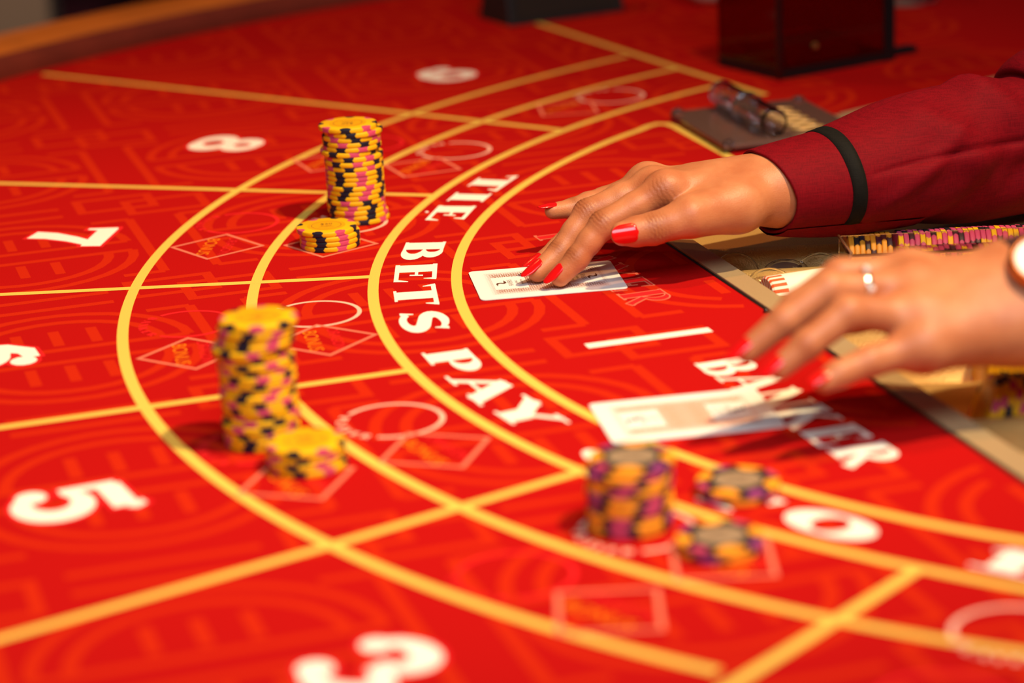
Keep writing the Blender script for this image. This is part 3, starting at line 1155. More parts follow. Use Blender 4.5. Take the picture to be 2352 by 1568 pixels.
def card_back_material(name, rgb):
    m = bpy.data.materials.new(name)
    m.use_nodes = True
    nt = m.node_tree
    b = nt.nodes['Principled BSDF']
    tc = nt.nodes.new('ShaderNodeTexCoord')
    sep = nt.nodes.new('ShaderNodeSeparateXYZ')
    nt.links.new(tc.outputs['Object'], sep.inputs[0])

    def math_(op, a, b_=None, c_=None):
        n = nt.nodes.new('ShaderNodeMath')
        n.operation = op
        for i, x in enumerate((a, b_, c_)):
            if x is None:
                continue
            if isinstance(x, (int, float)):
                n.inputs[i].default_value = x
            else:
                nt.links.new(x, n.inputs[i])
        return n.outputs[0]
    X, Y = sep.outputs[0], sep.outputs[1]
    outs = []
    for sgn in (1, -1):
        d = math_('MULTIPLY', math_('ADD', X, math_('MULTIPLY', Y, sgn * 0.9)), 1000 / 2.6)
        fr_ = math_('ABSOLUTE', math_('SUBTRACT', math_('FRACT', d), 0.5))
        outs.append(math_('LESS_THAN', fr_, 0.15))
    d = math_('MULTIPLY', X, 1000 / 1.45)
    fr_ = math_('ABSOLUTE', math_('SUBTRACT', math_('FRACT', d), 0.5))
    outs.append(math_('LESS_THAN', fr_, 0.11))
    lines = math_('MAXIMUM', math_('MAXIMUM', outs[0], outs[1]), outs[2])
    # fade out towards the border
    ex = math_('SUBTRACT', 0.0365, math_('ABSOLUTE', X))
    ey = math_('SUBTRACT', 0.0245, math_('ABSOLUTE', Y))
    e = math_('MINIMUM', ex, ey)
    mr = nt.nodes.new('ShaderNodeMapRange')
    mr.inputs['From Min'].default_value = 0.0
    mr.inputs['From Max'].default_value = 0.006
    nt.links.new(e, mr.inputs['Value'])
    fac = math_('MULTIPLY', lines, mr.outputs[0])
    mix = nt.nodes.new('ShaderNodeMix')
    mix.data_type = 'RGBA'
    nt.links.new(fac, mix.inputs['Factor'])
    mix.inputs[6].default_value = lin((244, 240, 232))
    mix.inputs[7].default_value = lin(rgb)
    nt.links.new(mix.outputs[2], b.inputs['Base Color'])
    b.inputs['Roughness'].default_value = 0.35
    return m


def rounded(L, W, r, n=6):
    p = []
    for cx, cy, a0 in ((L / 2 - r, W / 2 - r, 0), (-L / 2 + r, W / 2 - r, 90), (-L / 2 + r, -W / 2 + r, 180), (L / 2 - r, -W / 2 + r, 270)):
        for i in range(n + 1):
            a = math.radians(a0 + 90 * i / n)
            p.append((cx + r * math.cos(a), cy + r * math.sin(a)))
    return p


tcard = text_mesh('RIVERS', 4.3)
tcard.materials.append(M_BROWN)
tcas = text_mesh('CASINO', 2.2)
tcas.materials.append(M_BROWN)
tphi = text_mesh('PHILADELPHIA', 1.7)
tphi.materials.append(M_BROWN)


def playing_card(x, y, ang, label, ink, z=0.3):
    o = add('playing_card', prism('playing_card', rounded(CL, CW, 3.2), 0, CTK), M_CARD, None, loc=(x, y, z), rot=(0, 0, ang))
    tag(o, label, 'playing card', 'face down playing cards')
    bk = prism('back_print', rounded(74, 50, 1.0, 2), CTK, CTK + 0.03)
    add('back_print', bk, card_back_material('crosshatch_' + label[:5], ink), o)
    for s_ in (1, -1):
        pn = add('name_panel', prism('name_panel', [(-33, -13.2), (-12.5, -13.2), (-12.5, 13.2), (-33, 13.2)], CTK + 0.03, CTK + 0.06), M_CARD, o)
        pn.rotation_euler = (0, 0, 0 if s_ > 0 else math.pi)
        lg = swoosh_mesh(2.5, CTK + 0.09)
        l_ = add('wave_logo', lg, M_BROWN, pn)
        l_.location = (-0.0282, 0, 0)
        l_.rotation_euler = (0, 0, math.pi / 2 * 0)
        for me, xx in ((tcard, -22.4), (tcas, -18.6), (tphi, -15.4)):
            w_ = add('printed_word', me, None, pn)
            w_.location = Vector((xx, 0, CTK + 0.09)) * S
            w_.rotation_euler = (0, 0, math.pi / 2)
    return o


playing_card(22.99, 1490.65, 0.1245, 'face down card pinned under the far hand\'s red fingertips', (164, 78, 40))
playing_card(86.7, 1229.3, 0.1531, 'face down card lying in front of the near hand by the black chips', (222, 118, 34))

# ------------------------------------------------------------------ objects at the back of the table
# dark red see-through discard box with black frame
dbx = empty('discard_box', (262, 2100, 0), 'tall dark red acrylic discard box standing on the felt', 'box')
ang = math.atan2(2108 - 2047, 330 - 228)
BR = Matrix.Translation(Vector((228, 2047, 0)) * S) @ Matrix.Rotation(ang, 4, 'Z')
W_, D_, H_ = 119.0, 84.0, 150.0


def dpart(name, bx_, material, bev=0.6):
    o = bpy.data.objects.new(name, box(name, *bx_, bev=bev))
    COL.objects.link(o)
    o.data.materials.append(material)
    o.parent = dbx
    o.matrix_parent_inverse = dbx.matrix_basis.inverted()
    o.matrix_basis = BR
    return o


dpart('front_panel', (2, W_, 0, 3, 8, H_), M_REDSMOKE)
dpart('side_panel', (0, 3, 3.2, D_, 8, H_), M_REDSMOKE)
dpart('side_panel', (W_ - 3, W_, 3.2, D_, 8, H_), M_REDSMOKE)
dpart('back_panel', (3.2, W_ - 3.2, D_ - 3, D_, 8, H_), M_REDSMOKE)
dpart('base', (0, W_, 0, D_, 0, 8), M_BLACK)
dpart('corner_post', (W_ - 9, W_ + 2, -1, 3.2, 0, H_), M_BLACK)
dpart('corner_post', (-1, 3.5, -1, 3.5, 0, H_), mat('deep_red_plastic', (40, 6, 6), rough=0.3))
dpart('foot_plate', (W_ - 6, W_ + 36, 10, 22, 0, 6), M_BLACK, 1.5)
dpart('discarded_cards', (16, 90, 10, 72, 8.2, 22), mat('red_card_edges', (150, 40, 30), rough=0.6))
box_glint = lathe('box_glint', [(0, 0), (2.6, 0), (2.6, 2.2), (0, 2.6)], 16)  # bright stud in place of a small reflection on the box
o = bpy.data.objects.new('box_glint', box_glint)
COL.objects.link(o)
box_glint.materials.append(mat('glint_gold', (214, 176, 96), rough=0.3, metal=0.9))
o.parent = dbx
o.matrix_parent_inverse = dbx.matrix_basis.inverted()
o.matrix_basis = BR @ Matrix.Translation(Vector((36, -0.3, 24)) * S) @ Matrix.Rotation(math.pi / 2, 4, 'X')

# black table sign standing at the back, wedge shaped
sg = empty('table_sign', (60, 2400, 0), 'black wedge shaped table sign standing at the back of the felt', 'sign')
ang = math.atan2(2402 - 2346, 122 - 12)
SR = Matrix.Translation(Vector((12, 2346, 0)) * S) @ Matrix.Rotation(ang, 4, 'Z')
wv = [(0, 0, 0), (123, 0, 0), (118, 26, 120), (5, 26, 120), (0, 62, 0), (123, 62, 0), (118, 34, 120), (5, 34, 120)]
wf = [(0, 1, 2, 3), (5, 4, 7, 6), (4, 0, 3, 7), (1, 5, 6, 2), (3, 2, 6, 7), (4, 5, 1, 0)]
o = add('sign_body', bevel_mesh(mesh_from('sign_body', wv, wf), 1.2), mat('black_sign_board', (30, 24, 16), rough=0.6), sg)
o.matrix_parent_inverse = sg.matrix_basis.inverted()
o.matrix_basis = SR
fv = [(8, 0.8, 6), (115, 0.8, 6), (111, 24.2, 113), (12, 24.2, 113)]
fv = [(x, y - 1.0, z) for x, y, z in fv]
o = add('sign_face', mesh_from('sign_face', fv, [(0, 1, 2, 3)]), mat('dark_olive_face', (44, 34, 22), rough=0.4), sg)
o.matrix_parent_inverse = sg.matrix_basis.inverted()
o.matrix_basis = SR

# smoked acrylic plate with a clear tube lying on it
plate = empty('acrylic_plate', (205, 1886, 0), 'smoked clear acrylic plate on the felt beside the cuff', 'plate')
ang = math.atan2(1798 - 1921, 160 - 129)
PR = Matrix.Translation(Vector((129, 1921, 0)) * S) @ Matrix.Rotation(ang, 4, 'Z')


def ppart(name, me, material, mw=None):
    o = bpy.data.objects.new(name, me)
    COL.objects.link(o)
    if len(me.materials) == 0:
        me.materials.append(material)
    o.parent = plate
    o.matrix_parent_inverse = plate.matrix_basis.inverted()
    o.matrix_basis = PR @ (mw or Matrix.Identity(4))
    return o


sl = bevel_mesh(prism('slab', [(2, 0), (127, 0), (127, 108), (2, 108)], 3.0, 7.0), 1.0, 2)
ppart('slab', sl, M_SMOKE)
ball = lathe('bumper', [(0, 0), (3.5, .5), (5.6, 3), (5.8, 5.5), (4.6, 8.5), (0, 10.5)], 20)
ball.materials.append(M_CLEAR)
for p_ in ((6, 5), (122, 5), (122, 103), (6, 103)):
    ppart('bumper', ball, None, Matrix.Translation(Vector((p_[0], p_[1], 0)) * S))
for i in range(5):
    tm = tube('gold_loop', [(12 * math.cos(2 * math.pi * j / 24), 5.2 * math.sin(2 * math.pi * j / 24), 0) for j in range(24)], 1.1, 8, closed=True)
    ppart('gold_loop', tm, mat('gold_trim', (214, 170, 104), rough=0.35, metal=0.5), Matrix.Translation(Vector((42 + 16 * i, 72, 8.4)) * S) @ Matrix.Rotation(math.pi / 2, 4, 'Z'))
tb = empty('acrylic_tube', (172, 1916, 15), 'clear acrylic tube lying across the smoked plate', 'tube')
a_, b_ = Vector((170, 1925, 17.5)), Vector((198, 1816, 17.5))
d_ = (b_ - a_)
TM = Matrix.Translation(a_ * S) @ d_.to_track_quat('Z', 'Y').to_matrix().to_4x4()
L_ = d_.length
tl = lathe('tube_wall', [(9.3, 0), (10.5, 0.6), (10.5, L_ - .6), (9.3, L_), (8.6, L_), (8.6, 0)], 36)
for nm, me_ in (('tube_wall', tl), ('end_cap', lathe('end_cap', [(0, -5.5), (7, -4.5), (10.3, -1.0), (10.3, -.1), (0, -.1)], 30)),
                ('collar', lathe('collar', [(10.7, 54), (12.4, 55), (12.4, 60), (10.7, 61)], 36))):
    o = add(nm, me_, M_CLEAR, tb)
    o.matrix_parent_inverse = tb.matrix_basis.inverted()
    o.matrix_basis = TM

# odds and ends at the top edge of the view
dish = empty('cream_dish', (206, 2430, 0), 'cream rounded dish behind the discard box', 'dish')
add('bowl', lathe('bowl', [(0, 0), (14, 0), (24, 8), (30, 22), (31, 34), (29, 34), (27, 22), (0, 6)], 36), mat('cream_ceramic', (236, 214, 176), rough=0.35), dish)
gl = empty('drinking_glass', (402, 2372, 0), 'small drinking glass at the back right of the felt', 'glass')
add('tumbler', lathe('tumbler', [(0, 0), (11, 0), (12, 1), (14, 60), (12.8, 60), (11, 5), (0, 4)], 32), M_CLEAR, gl)
add('coaster', lathe('coaster', [(0, -0.0), (22, 0.0), (22, 0.4), (0, .4)], 32), mat('grey_coaster', (120, 104, 92), rough=0.7), gl).location = (-0.02, 0.004, -0.0002)

# lint on the felt
tag(add('lint_speck', lathe('lint_speck', [(0, 0), (1.0, .1), (1.3, .5), (.7, 1.0), (0, 1.1)], 10), mat('white_lint', (240, 230, 215), rough=0.9), None, loc=(-53.2, 1670.5, 0.1)),
    'tiny white speck of lint beside the printed word TIE', 'lint')

# background behind the rail
col_ = empty('pillar', (-880, 3900, FLOOR_Z), 'taupe pillar beyond the far rail', 'pillar')
o = add('shaft', box('shaft', -360, 205, -45, 45, 0, 3000, 6), mat('taupe_plaster', (150, 118, 92), rough=0.8, noise_amt=0.1, noise_scale=3), col_)
ch = empty('upholstered_chair', (-855, 4500, FLOOR_Z), 'dark red upholstered chair beyond the far rail', 'chair')
mr_ = mat('dark_red_upholstery', (88, 10, 16), rough=0.8)
add('backrest', box('backrest', -95, 95, -40, 40, 480, 1190, 20), mr_, ch)
add('seat', box('seat', -230, 230, -480, 0, 420, 520, 20), mr_, ch)
for sx in (-200, 200):
    for sy in (-450, -10):
        add('leg', box('leg', sx - 18, sx + 18, sy - 18, sy + 18, 0, 420, 2), M_DARKWOOD, ch)

# ------------------------------------------------------------------ the dealer: two hands, sleeves, shirt
def skin_material():
    m = mat('warm_skin', (214, 150, 112), rough=0.46, spec=0.42, sss=0.22, sss_r=(1.0, 0.36, 0.2), sss_scale=0.0035)
    nt = m.node_tree
    b = nt.nodes['Principled BSDF']
    tc = nt.nodes.new('ShaderNodeTexCoord')
    n1 = nt.nodes.new('ShaderNodeTexNoise')
    n1.inputs['Scale'].default_value = 60
    n1.inputs['Detail'].default_value = 5
    nt.links.new(tc.outputs['Object'], n1.inputs['Vector'])
    cr = nt.nodes.new('ShaderNodeValToRGB')
    cr.color_ramp.elements[0].position = 0.3
    cr.color_ramp.elements[0].color = lin((180, 104, 64))
    cr.color_ramp.elements[1].position = 0.7
    cr.color_ramp.elements[1].color = lin((200, 128, 84))
    nt.links.new(n1.outputs['Fac'], cr.inputs['Fac'])
    at = nt.nodes.new('ShaderNodeAttribute')
    at.attribute_name = 'joint_tone'
    mx = nt.nodes.new('ShaderNodeMix')
    mx.data_type = 'RGBA'
    nt.links.new(at.outputs['Fac'], mx.inputs['Factor'])
    nt.links.new(cr.outputs['Color'], mx.inputs[6])
    mx.inputs[7].default_value = lin((150, 82, 46))
    nt.links.new(mx.outputs[2], b.inputs['Base Color'])
    vo = nt.nodes.new('ShaderNodeTexVoronoi')
    vo.inputs['Scale'].default_value = 1150
    nt.links.new(tc.outputs['Object'], vo.inputs['Vector'])
    n2 = nt.nodes.new('ShaderNodeTexNoise')
    n2.inputs['Scale'].default_value = 420
    n2.inputs['Detail'].default_value = 5
    nt.links.new(tc.outputs['Object'], n2.inputs['Vector'])
    ad = nt.nodes.new('ShaderNodeMath')
    ad.operation = 'ADD'
    nt.links.new(vo.outputs['Distance'], ad.inputs[0])
    nt.links.new(n2.outputs['Fac'], ad.inputs[1])
    bp = nt.nodes.new('ShaderNodeBump')
    bp.inputs['Strength'].default_value = 0.28
    bp.inputs['Distance'].default_value = 0.0003
    nt.links.new(ad.outputs[0], bp.inputs['Height'])
    nt.links.new(bp.outputs['Normal'], b.inputs['Normal'])
    return m


M_SKIN = skin_material()
M_NAIL = mat('glossy_red_nail_polish', (214, 14, 14), rough=0.16, spec=0.5, coat=0.25)
M_NAILUNDER = mat('pink_nail_underside', (232, 150, 140), rough=0.35)


def V3(p):
    return np.array(p, float)


def build_hand(name, fingers, palm, arm, vox, lo, hi, creases, kf=6.5, kp=9.0, relax_it=2):
    """fingers: list of chains [(xyz, r), ...]; palm and arm: list of (a, b, ra, rb)"""
    ax, n = sdf_grid(lo, hi, vox)
    P = np.full(n, 60.0, np.float32)
    for a, b, ra, rb in palm + arm:
        cone_into(P, ax, a, b, ra, rb, kp)
    out = P.copy()
    for chain in fingers:
        Fg = np.full(n, 60.0, np.float32)
        for (a, ra), (b, rb) in zip(chain[:-1], chain[1:]):
            cone_into(Fg, ax, a, b, ra, rb, 3.0)
        near = Fg < 25
        h = smin(P, Fg, kf)
        out = np.where(near, np.minimum(out, h), out)
    V, Q = surface_nets(out, ax, vox)
    V = relax(V, Q, relax_it, 0.55)
    N = vnormals(V, Q)
    disp = np.zeros(len(V))
    tone = np.zeros(len(V))
    for c, axd, dors, sig, lam, amp, rad in creases:
        c, axd, dors = V3(c), V3(axd), V3(dors)
        axd = axd / np.linalg.norm(axd)
        dors = dors - axd * (dors @ axd)
        dors /= np.linalg.norm(dors)
        d = V - c
        s_ = d @ axd
        lat = d @ np.cross(axd, dors)
        rr = np.sqrt(np.maximum((d ** 2).sum(1) - s_ ** 2, 0))
        wob = 0.55 * np.sin(lat * 0.9 + c[0]) + 0.35 * np.sin(lat * 1.9 + s_ * 0.8)
        mask = np.exp(-(s_ / sig) ** 2) * np.clip((N @ dors) * 1.4 - 0.1, 0, 1) * (rr < rad)
        ph = 2 * math.pi * (s_ + wob * lam * 0.28) / lam
        tone = np.maximum(tone, np.exp(-(s_ / (sig * 1.1)) ** 2) * np.clip((N @ dors) * 1.2, 0, 1) * np.exp(-(rr / rad) ** 4) * min(1, amp * 5))
        disp -= amp * mask * np.clip(np.cos(ph), -0.25, 1) ** 1
    V = V + N * disp[:, None]
    me = np_mesh(name, V, Q)
    at = me.attributes.new('joint_tone', 'FLOAT', 'POINT')
    at.data.foreach_set('value', np.clip(tone, 0, 1).astype(np.float32))
    return me


def nail_mesh(L, W, Rc, thick=0.45, point=0.55, nu=16, nw=12, drop=0.10):
    """finger nail in its own frame: x towards the tip, y across, z outwards; base at x = 0"""
    v, f = [], []

    def half(u):
        base = math.sqrt(max(0.0, 1 - (1 - min(1, u / 0.22)) ** 2)) if u < 0.22 else 1.0
        tipf = 1.0 if u < 0.45 else 1 - ((u - 0.45) / 0.55) ** 2.0 * (1 - 0.0) if point > 0.9 else (1.0 if u < 0.5 else math.sqrt(max(0, 1 - ((u - 0.5) / 0.5) ** (2.2 if point < 0.5 else 1.75) * (0.99))))
        return max(0.02, base * 0.92 * tipf + 0.02) * W / 2
    for layer in (0, 1):
        for i in range(nu + 1):
            u = i / nu
            w = half(u)
            for k in range(nw + 1):
                y = w * (2 * k / nw - 1)
                a = y / Rc
                z = Rc * (math.cos(a) - 1) - drop * L * (u - 0.2) ** 2 + (0.0 if layer == 0 else -thick)
                if layer == 0:
                    z += 0.18 * math.sin(math.pi * min(1, u * 1.05))
                v.append((u * L, Rc * math.sin(a), z))
    o = (nu + 1) * (nw + 1)
    for i in range(nu):
        for k in range(nw):
            a = i * (nw + 1) + k
            f.append((a, a + nw + 1, a + nw + 2, a + 1))
            f.append((o + a, o + a + 1, o + a + nw + 2, o + a + nw + 1))
    rim_ = [k for k in range(nw + 1)] + [i * (nw + 1) + nw for i in range(1, nu + 1)] + [nu * (nw + 1) + k for k in range(nw - 1, -1, -1)] + [i * (nw + 1) for i in range(nu - 1, 0, -1)]
    for a, b in zip(rim_, rim_[1:] + rim_[:1]):
        f.append((a, b, o + b, o + a))
    return mesh_from('fingernail', v, f, smooth=True)


def place_nail(parent, dip, tip, dors, r_tip, L, W, back, Rc=None, point=0.55, lift=0.0, drop=0.10, tilt=0.0):
    d = (Vector(tip) - Vector(dip)).normalized()
    n_ = Vector(dors)
    n_ = (n_ - d * n_.dot(d)).normalized()
    if tilt:
        q = Matrix.Rotation(tilt, 3, n_.cross(d))
        d = q @ d
        n_ = q @ n_
    s_ = n_.cross(d)
    base = Vector(tip) - d * back + n_ * (r_tip + lift)
    M_ = Matrix((d, s_, n_)).transposed().to_4x4()
    M_.translation = base * S
    o = bpy.data.objects.new('fingernail', nail_mesh(L, W, Rc or W * 0.62, point=point, drop=drop))
    COL.objects.link(o)
    o.data.materials.append(M_NAIL)
    o.parent = parent
    o.matrix_parent_inverse = parent.matrix_basis.inverted()
    o.matrix_basis = M_
    o['label'] = 'glossy red painted fingernail'
    return o


person = empty('person', (560, 1500, FLOOR_Z), 'dealer in a maroon shirt with black cuff band reaching across the table with both hands', 'person')

# ---- far hand (right hand pressing the card)
H1 = dict(
    i_mcp=(97.0, 1493, 52.8), i_pip=(58.0, 1480, 36.4), i_dip=(41.4, 1474, 18.0), i_tip=(30.6, 1470.5, 8.0),
    m_mcp=(91.0, 1514, 49.6), m_pip=(49.6, 1505, 37.6), m_dip=(31.6, 1493, 17.2), m_tip=(17.4, 1484, 7.6),
    r_mcp=(88.4, 1534, 47.5), r_pip=(53.8, 1528, 33.0), r_dip=(31.6, 1513, 13.8), r_tip=(18.6, 1505, 7.0),
    p_mcp=(88.0, 1553, 42.0), p_pip=(62.4, 1560, 32.0), p_dip=(42.8, 1556, 27.8), p_tip=(29.4, 1550, 28.2),
    cmc=(139.5, 1489, 42.2), t_mcp=(109.4, 1470, 41.5), t_ip=(86.8, 1465, 36.5), t_tip=(68.6, 1461, 35.4),
    wrist=(168.0, 1514, 45.2), fore=(262.0, 1553, 46.0))
h = H1
fing1 = [
    [(h['i_mcp'], 10.6), ((77.5, 1486.5, 44.8), 8.7), (h['i_pip'], 8.5), ((49.4, 1477, 27.4), 7.3), (h['i_dip'], 7.1), (h['i_tip'], 6.0)],
    [(h['m_mcp'], 10.4), ((71, 1509.5, 45.0), 8.5), (h['m_pip'], 8.4), ((40.5, 1499, 27.6), 7.2), (h['m_dip'], 7.1), (h['m_tip'], 6.0)],
    [(h['r_mcp'], 10.0), ((71, 1530, 40.5), 8.3), (h['r_pip'], 8.1), ((43, 1517, 25), 7.2), (h['r_dip'], 6.9), (h['r_tip'], 5.8)],
    [(h['p_mcp'], 9.0), (h['p_pip'], 7.2), ((52, 1558, 30.4), 6.6), (h['p_dip'], 6.3), (h['p_tip'], 5.2)],
    [(h['cmc'], 14.0), (h['t_mcp'], 11.4), ((97.5, 1467, 38.8), 9.8), (h['t_ip'], 9.6), ((77, 1463, 35.8), 8.8), (h['t_tip'], 7.4)],
]
palm1 = [
    (h['wrist'], h['i_mcp'], 18.5, 10), (h['wrist'], h['m_mcp'], 19.0, 9.6), (h['wrist'], h['r_mcp'], 18, 9.5), (h['wrist'], h['p_mcp'], 16, 9),
    (h['i_mcp'], h['m_mcp'], 9, 9), (h['m_mcp'], h['r_mcp'], 9, 9), (h['r_mcp'], h['p_mcp'], 9.6, 9),
    (h['wrist'], (116, 1512, 48.5), 19, 13), (h['wrist'], h['cmc'], 18, 15.5), (h['cmc'], h['t_mcp'], 15.0, 11.6), ((134, 1494, 43), (116, 1488, 42), 11, 6.5), ((128, 1500, 46), (100, 1510, 44), 14, 9),
    ((125, 1530, 42), (100, 1545, 40), 12, 9),
]
arm1 = [(h['wrist'], h['fore'], 20.8, 23)]
UPV = (0, -.25, 1)
idir = V3(h['i_pip']) - V3(h['i_mcp'])
cre1 = [
    (h['i_pip'], V3(h['i_dip']) - V3(h['i_mcp']), (-.8, -.4, .6), 5.0, 2.3, 0.34, 14), (h['i_dip'], V3(h['i_tip']) - V3(h['i_pip']), (-.8, -.4, .6), 4.0, 1.9, 0.22, 12),
    (h['m_pip'], V3(h['m_dip']) - V3(h['m_mcp']), (-.8, -.4, .6), 5.0, 2.1, 0.34, 14), (h['m_dip'], V3(h['m_tip']) - V3(h['m_pip']), (-.8, -.4, .6), 4.0, 1.9, 0.22, 12),
    (h['p_dip'], V3(h['p_tip']) - V3(h['p_pip']), (0, -.3, 1), 3.0, 1.8, 0.22, 10),
    (h['t_ip'], V3(h['t_tip']) - V3(h['t_mcp']), (0, -1, .45), 6.0, 2.2, 0.36, 14),
    ((96, 1481, 50), (-.8, .2, -.5), (0, -1, .3), 6.0, 2.7, 0.18, 14),
    ((103, 1478, 47), (.9, -.1, .4), (0, -1, .4), 5.0, 3.4, 0.14, 12),
]
me = build_hand('right_hand', fing1, palm1, arm1, 0.8, (4, 1415, -3), (266, 1590, 92), cre1)
rh = local(add('right_hand', me, M_SKIN, person), person)
tag(rh, 'hand with red nails pressing its fingertips on a card')


def nrm_(v):
    v = Vector(v)
    return v.normalized()


place_nail(rh, h['t_ip'], h['t_tip'], (-.05, -1.0, .22), 8.5, 16.5, 13.4, 8.2, Rc=8.6, point=0.3, lift=.3, drop=0.03, tilt=0.07)
place_nail(rh, h['i_dip'], h['i_tip'], (-.78, -.50, .62), 6.2, 15.5, 9.8, 6.0, Rc=5.8, lift=.35, drop=0.05)
place_nail(rh, h['m_dip'], h['m_tip'], (-.70, -.48, .70), 6.2, 16.5, 10.0, 6.0, Rc=5.9, lift=.35, drop=0.05)
place_nail(rh, h['r_dip'], h['r_tip'], (-.62, -.40, .80), 5.6, 15.5, 9.2, 5.0, Rc=5.5, lift=.35, drop=0.05)
place_nail(rh, h['p_dip'], h['p_tip'], (-.05, -.10, 1.0), 5.0, 14.0, 8.0, 3.5, Rc=4.8, lift=.3, drop=0.13)

# ---- near hand (left hand drawing back), dark ring and wristwatch
H2 = dict(
    i_mcp=(200.3, 1225, 70.5), i_pip=(165, 1222, 73), i_dip=(142.3, 1215, 60.8), i_tip=(125.5, 1210, 47.5),
    m_mcp=(199.5, 1207, 68.0), m_pip=(156, 1195, 74.2), m_dip=(132.6, 1187, 61.3), m_tip=(114.2, 1182.5, 48.3),
    r_mcp=(199.9, 1190, 60.0), r_pip=(162.5, 1178, 66.8), r_dip=(142, 1170, 54.4), r_tip=(128.0, 1166.5, 44.2),
    p_mcp=(199.5, 1177, 49.0), p_pip=(171.2, 1166, 45.5), p_dip=(155.9, 1160, 42), p_tip=(148.5, 1156.5, 39.5),
    cmc=(236, 1226, 52), t_mcp=(205, 1240, 50), t_ip=(176, 1238, 47), t_tip=(156, 1232, 43),
    wrist=(256, 1211, 62.0), fore=(420, 1250, 78))
g = H2
fing2 = [
    [(g['i_mcp'], 10.8), (g['i_pip'], 8.6), (g['i_dip'], 7.4), (g['i_tip'], 6.2)],
    [(g['m_mcp'], 10.6), (g['m_pip'], 8.7), (g['m_dip'], 7.5), (g['m_tip'], 6.2)],
    [(g['r_mcp'], 10.2), (g['r_pip'], 8.4), (g['r_dip'], 7.3), (g['r_tip'], 6.0)],
    [(g['p_mcp'], 9.4), (g['p_pip'], 7.6), (g['p_dip'], 6.6), (g['p_tip'], 5.6)],
    [(g['cmc'], 13), (g['t_mcp'], 10.5), (g['t_ip'], 9), (g['t_tip'], 7)],
]
palm2 = [
    (g['wrist'], g['i_mcp'], 19, 11), (g['wrist'], g['m_mcp'], 20, 10.6), (g['wrist'], g['r_mcp'], 20, 10.4), (g['wrist'], g['p_mcp'], 18, 10),
    ((262, 1196, 50), g['p_mcp'], 17, 11), (g['i_mcp'], g['m_mcp'], 10, 10), (g['m_mcp'], g['r_mcp'], 10, 10), (g['r_mcp'], g['p_mcp'], 10, 10),
    (g['wrist'], g['cmc'], 18, 15), ((232, 1196, 50), (210, 1190, 52), 16, 12),
]
arm2 = [((250, 1220, 68), (420, 1268, 70), 19.5, 25), ((252, 1197, 51), (420, 1244, 56), 20, 26)]
cre2 = []
me = build_hand('left_hand', fing2, palm2, arm2, 1.1, (100, 1135, 20), (424, 1300, 125), cre2, kf=7, kp=11, relax_it=3)
lh = local(add('left_hand', me, M_SKIN, person), person)
tag(lh, 'blurred near hand with red nails, ring and watch held above the table')
place_nail(lh, g['m_dip'], g['m_tip'], (-.5, -.5, .75), 6.0, 16.0, 9.8, 5.0, lift=.3, drop=0.05)
place_nail(lh, g['i_dip'], g['i_tip'], (-.5, -.3, .8), 6.0, 15.5, 9.6, 5.0, lift=.3, drop=0.05)
place_nail(lh, g['r_dip'], g['r_tip'], (-.5, -.55, .7), 5.8, 15.5, 9.4, 5.0, lift=.3, drop=0.05)
place_nail(lh, g['p_dip'], g['p_tip'], (-.35, -.55, .8), 5.4, 13.0, 8.4, 4.0, lift=.3, drop=0.06)
place_nail(lh, g['t_ip'], g['t_tip'], (-.1, .6, .8), 6.8, 14.5, 11.6, 6.0, lift=.3, drop=0.04, point=.3)

# ring on the near hand
ra, rb = Vector(g['m_mcp']), Vector(g['m_pip'])
rc = ra.lerp(rb, 0.62)
rd = (rb - ra).normalized()
RM = Matrix.Translation(rc * S) @ rd.to_track_quat('Z', 'Y').to_matrix().to_4x4()
fr_ring = empty('finger_ring', tuple(rc), 'silver ring with pale stones on the near hand', 'ring')


def rpart(name, me_, material, mw=Matrix.Identity(4)):
    o = add(name, me_, material, fr_ring)
    o.matrix_parent_inverse = fr_ring.matrix_basis.inverted()
    o.matrix_basis = RM @ mw
    return o


rpart('band', lathe('band', [(9.5, -1.3), (10.3, -1.3), (10.6, 0), (10.3, 1.3), (9.5, 1.3), (9.3, 0), (9.5, -1.3)], 40), mat('silver', (220, 214, 206), rough=0.18, metal=1.0))
ri = RM.to_3x3().inverted()
for dv in ((-.2, -.95, .3), (-.1, -.25, .95)):
    loc_ = (ri @ Vector(dv))
    loc_.z = 0
    loc_ = loc_.normalized() * 11.2
    rpart('stone', lathe('stone', [(0, -1.5), (1.2, -1.2), (1.9, 0), (1.2, 1.2), (0, 1.5)], 10), mat('pale_stone', (255, 244, 236), rough=0.05, spec=1.0, coat=1.0), Matrix.Translation(loc_ * S))

# wristwatch on the near wrist
wc = Vector((258.0, 1209.0, 60.0))
wd = Vector((1, .24, .12)).normalized()
wn = Vector((-.12, -.62, .78))
wn = (wn - wd * wn.dot(wd)).normalized()
watch = empty('wristwatch', tuple(wc), 'white dial wristwatch on the near wrist at the right edge', 'watch')
WM = Matrix((wd, wn.cross(wd), wn)).transposed().to_4x4()
WM.translation = (wc + wn * 24.5) * S


def wpart(name, me_, material, mw=None):
    o = add(name, me_, material, watch)
    o.matrix_parent_inverse = watch.matrix_basis.inverted()
    o.matrix_basis = mw if mw is not None else WM
    return o


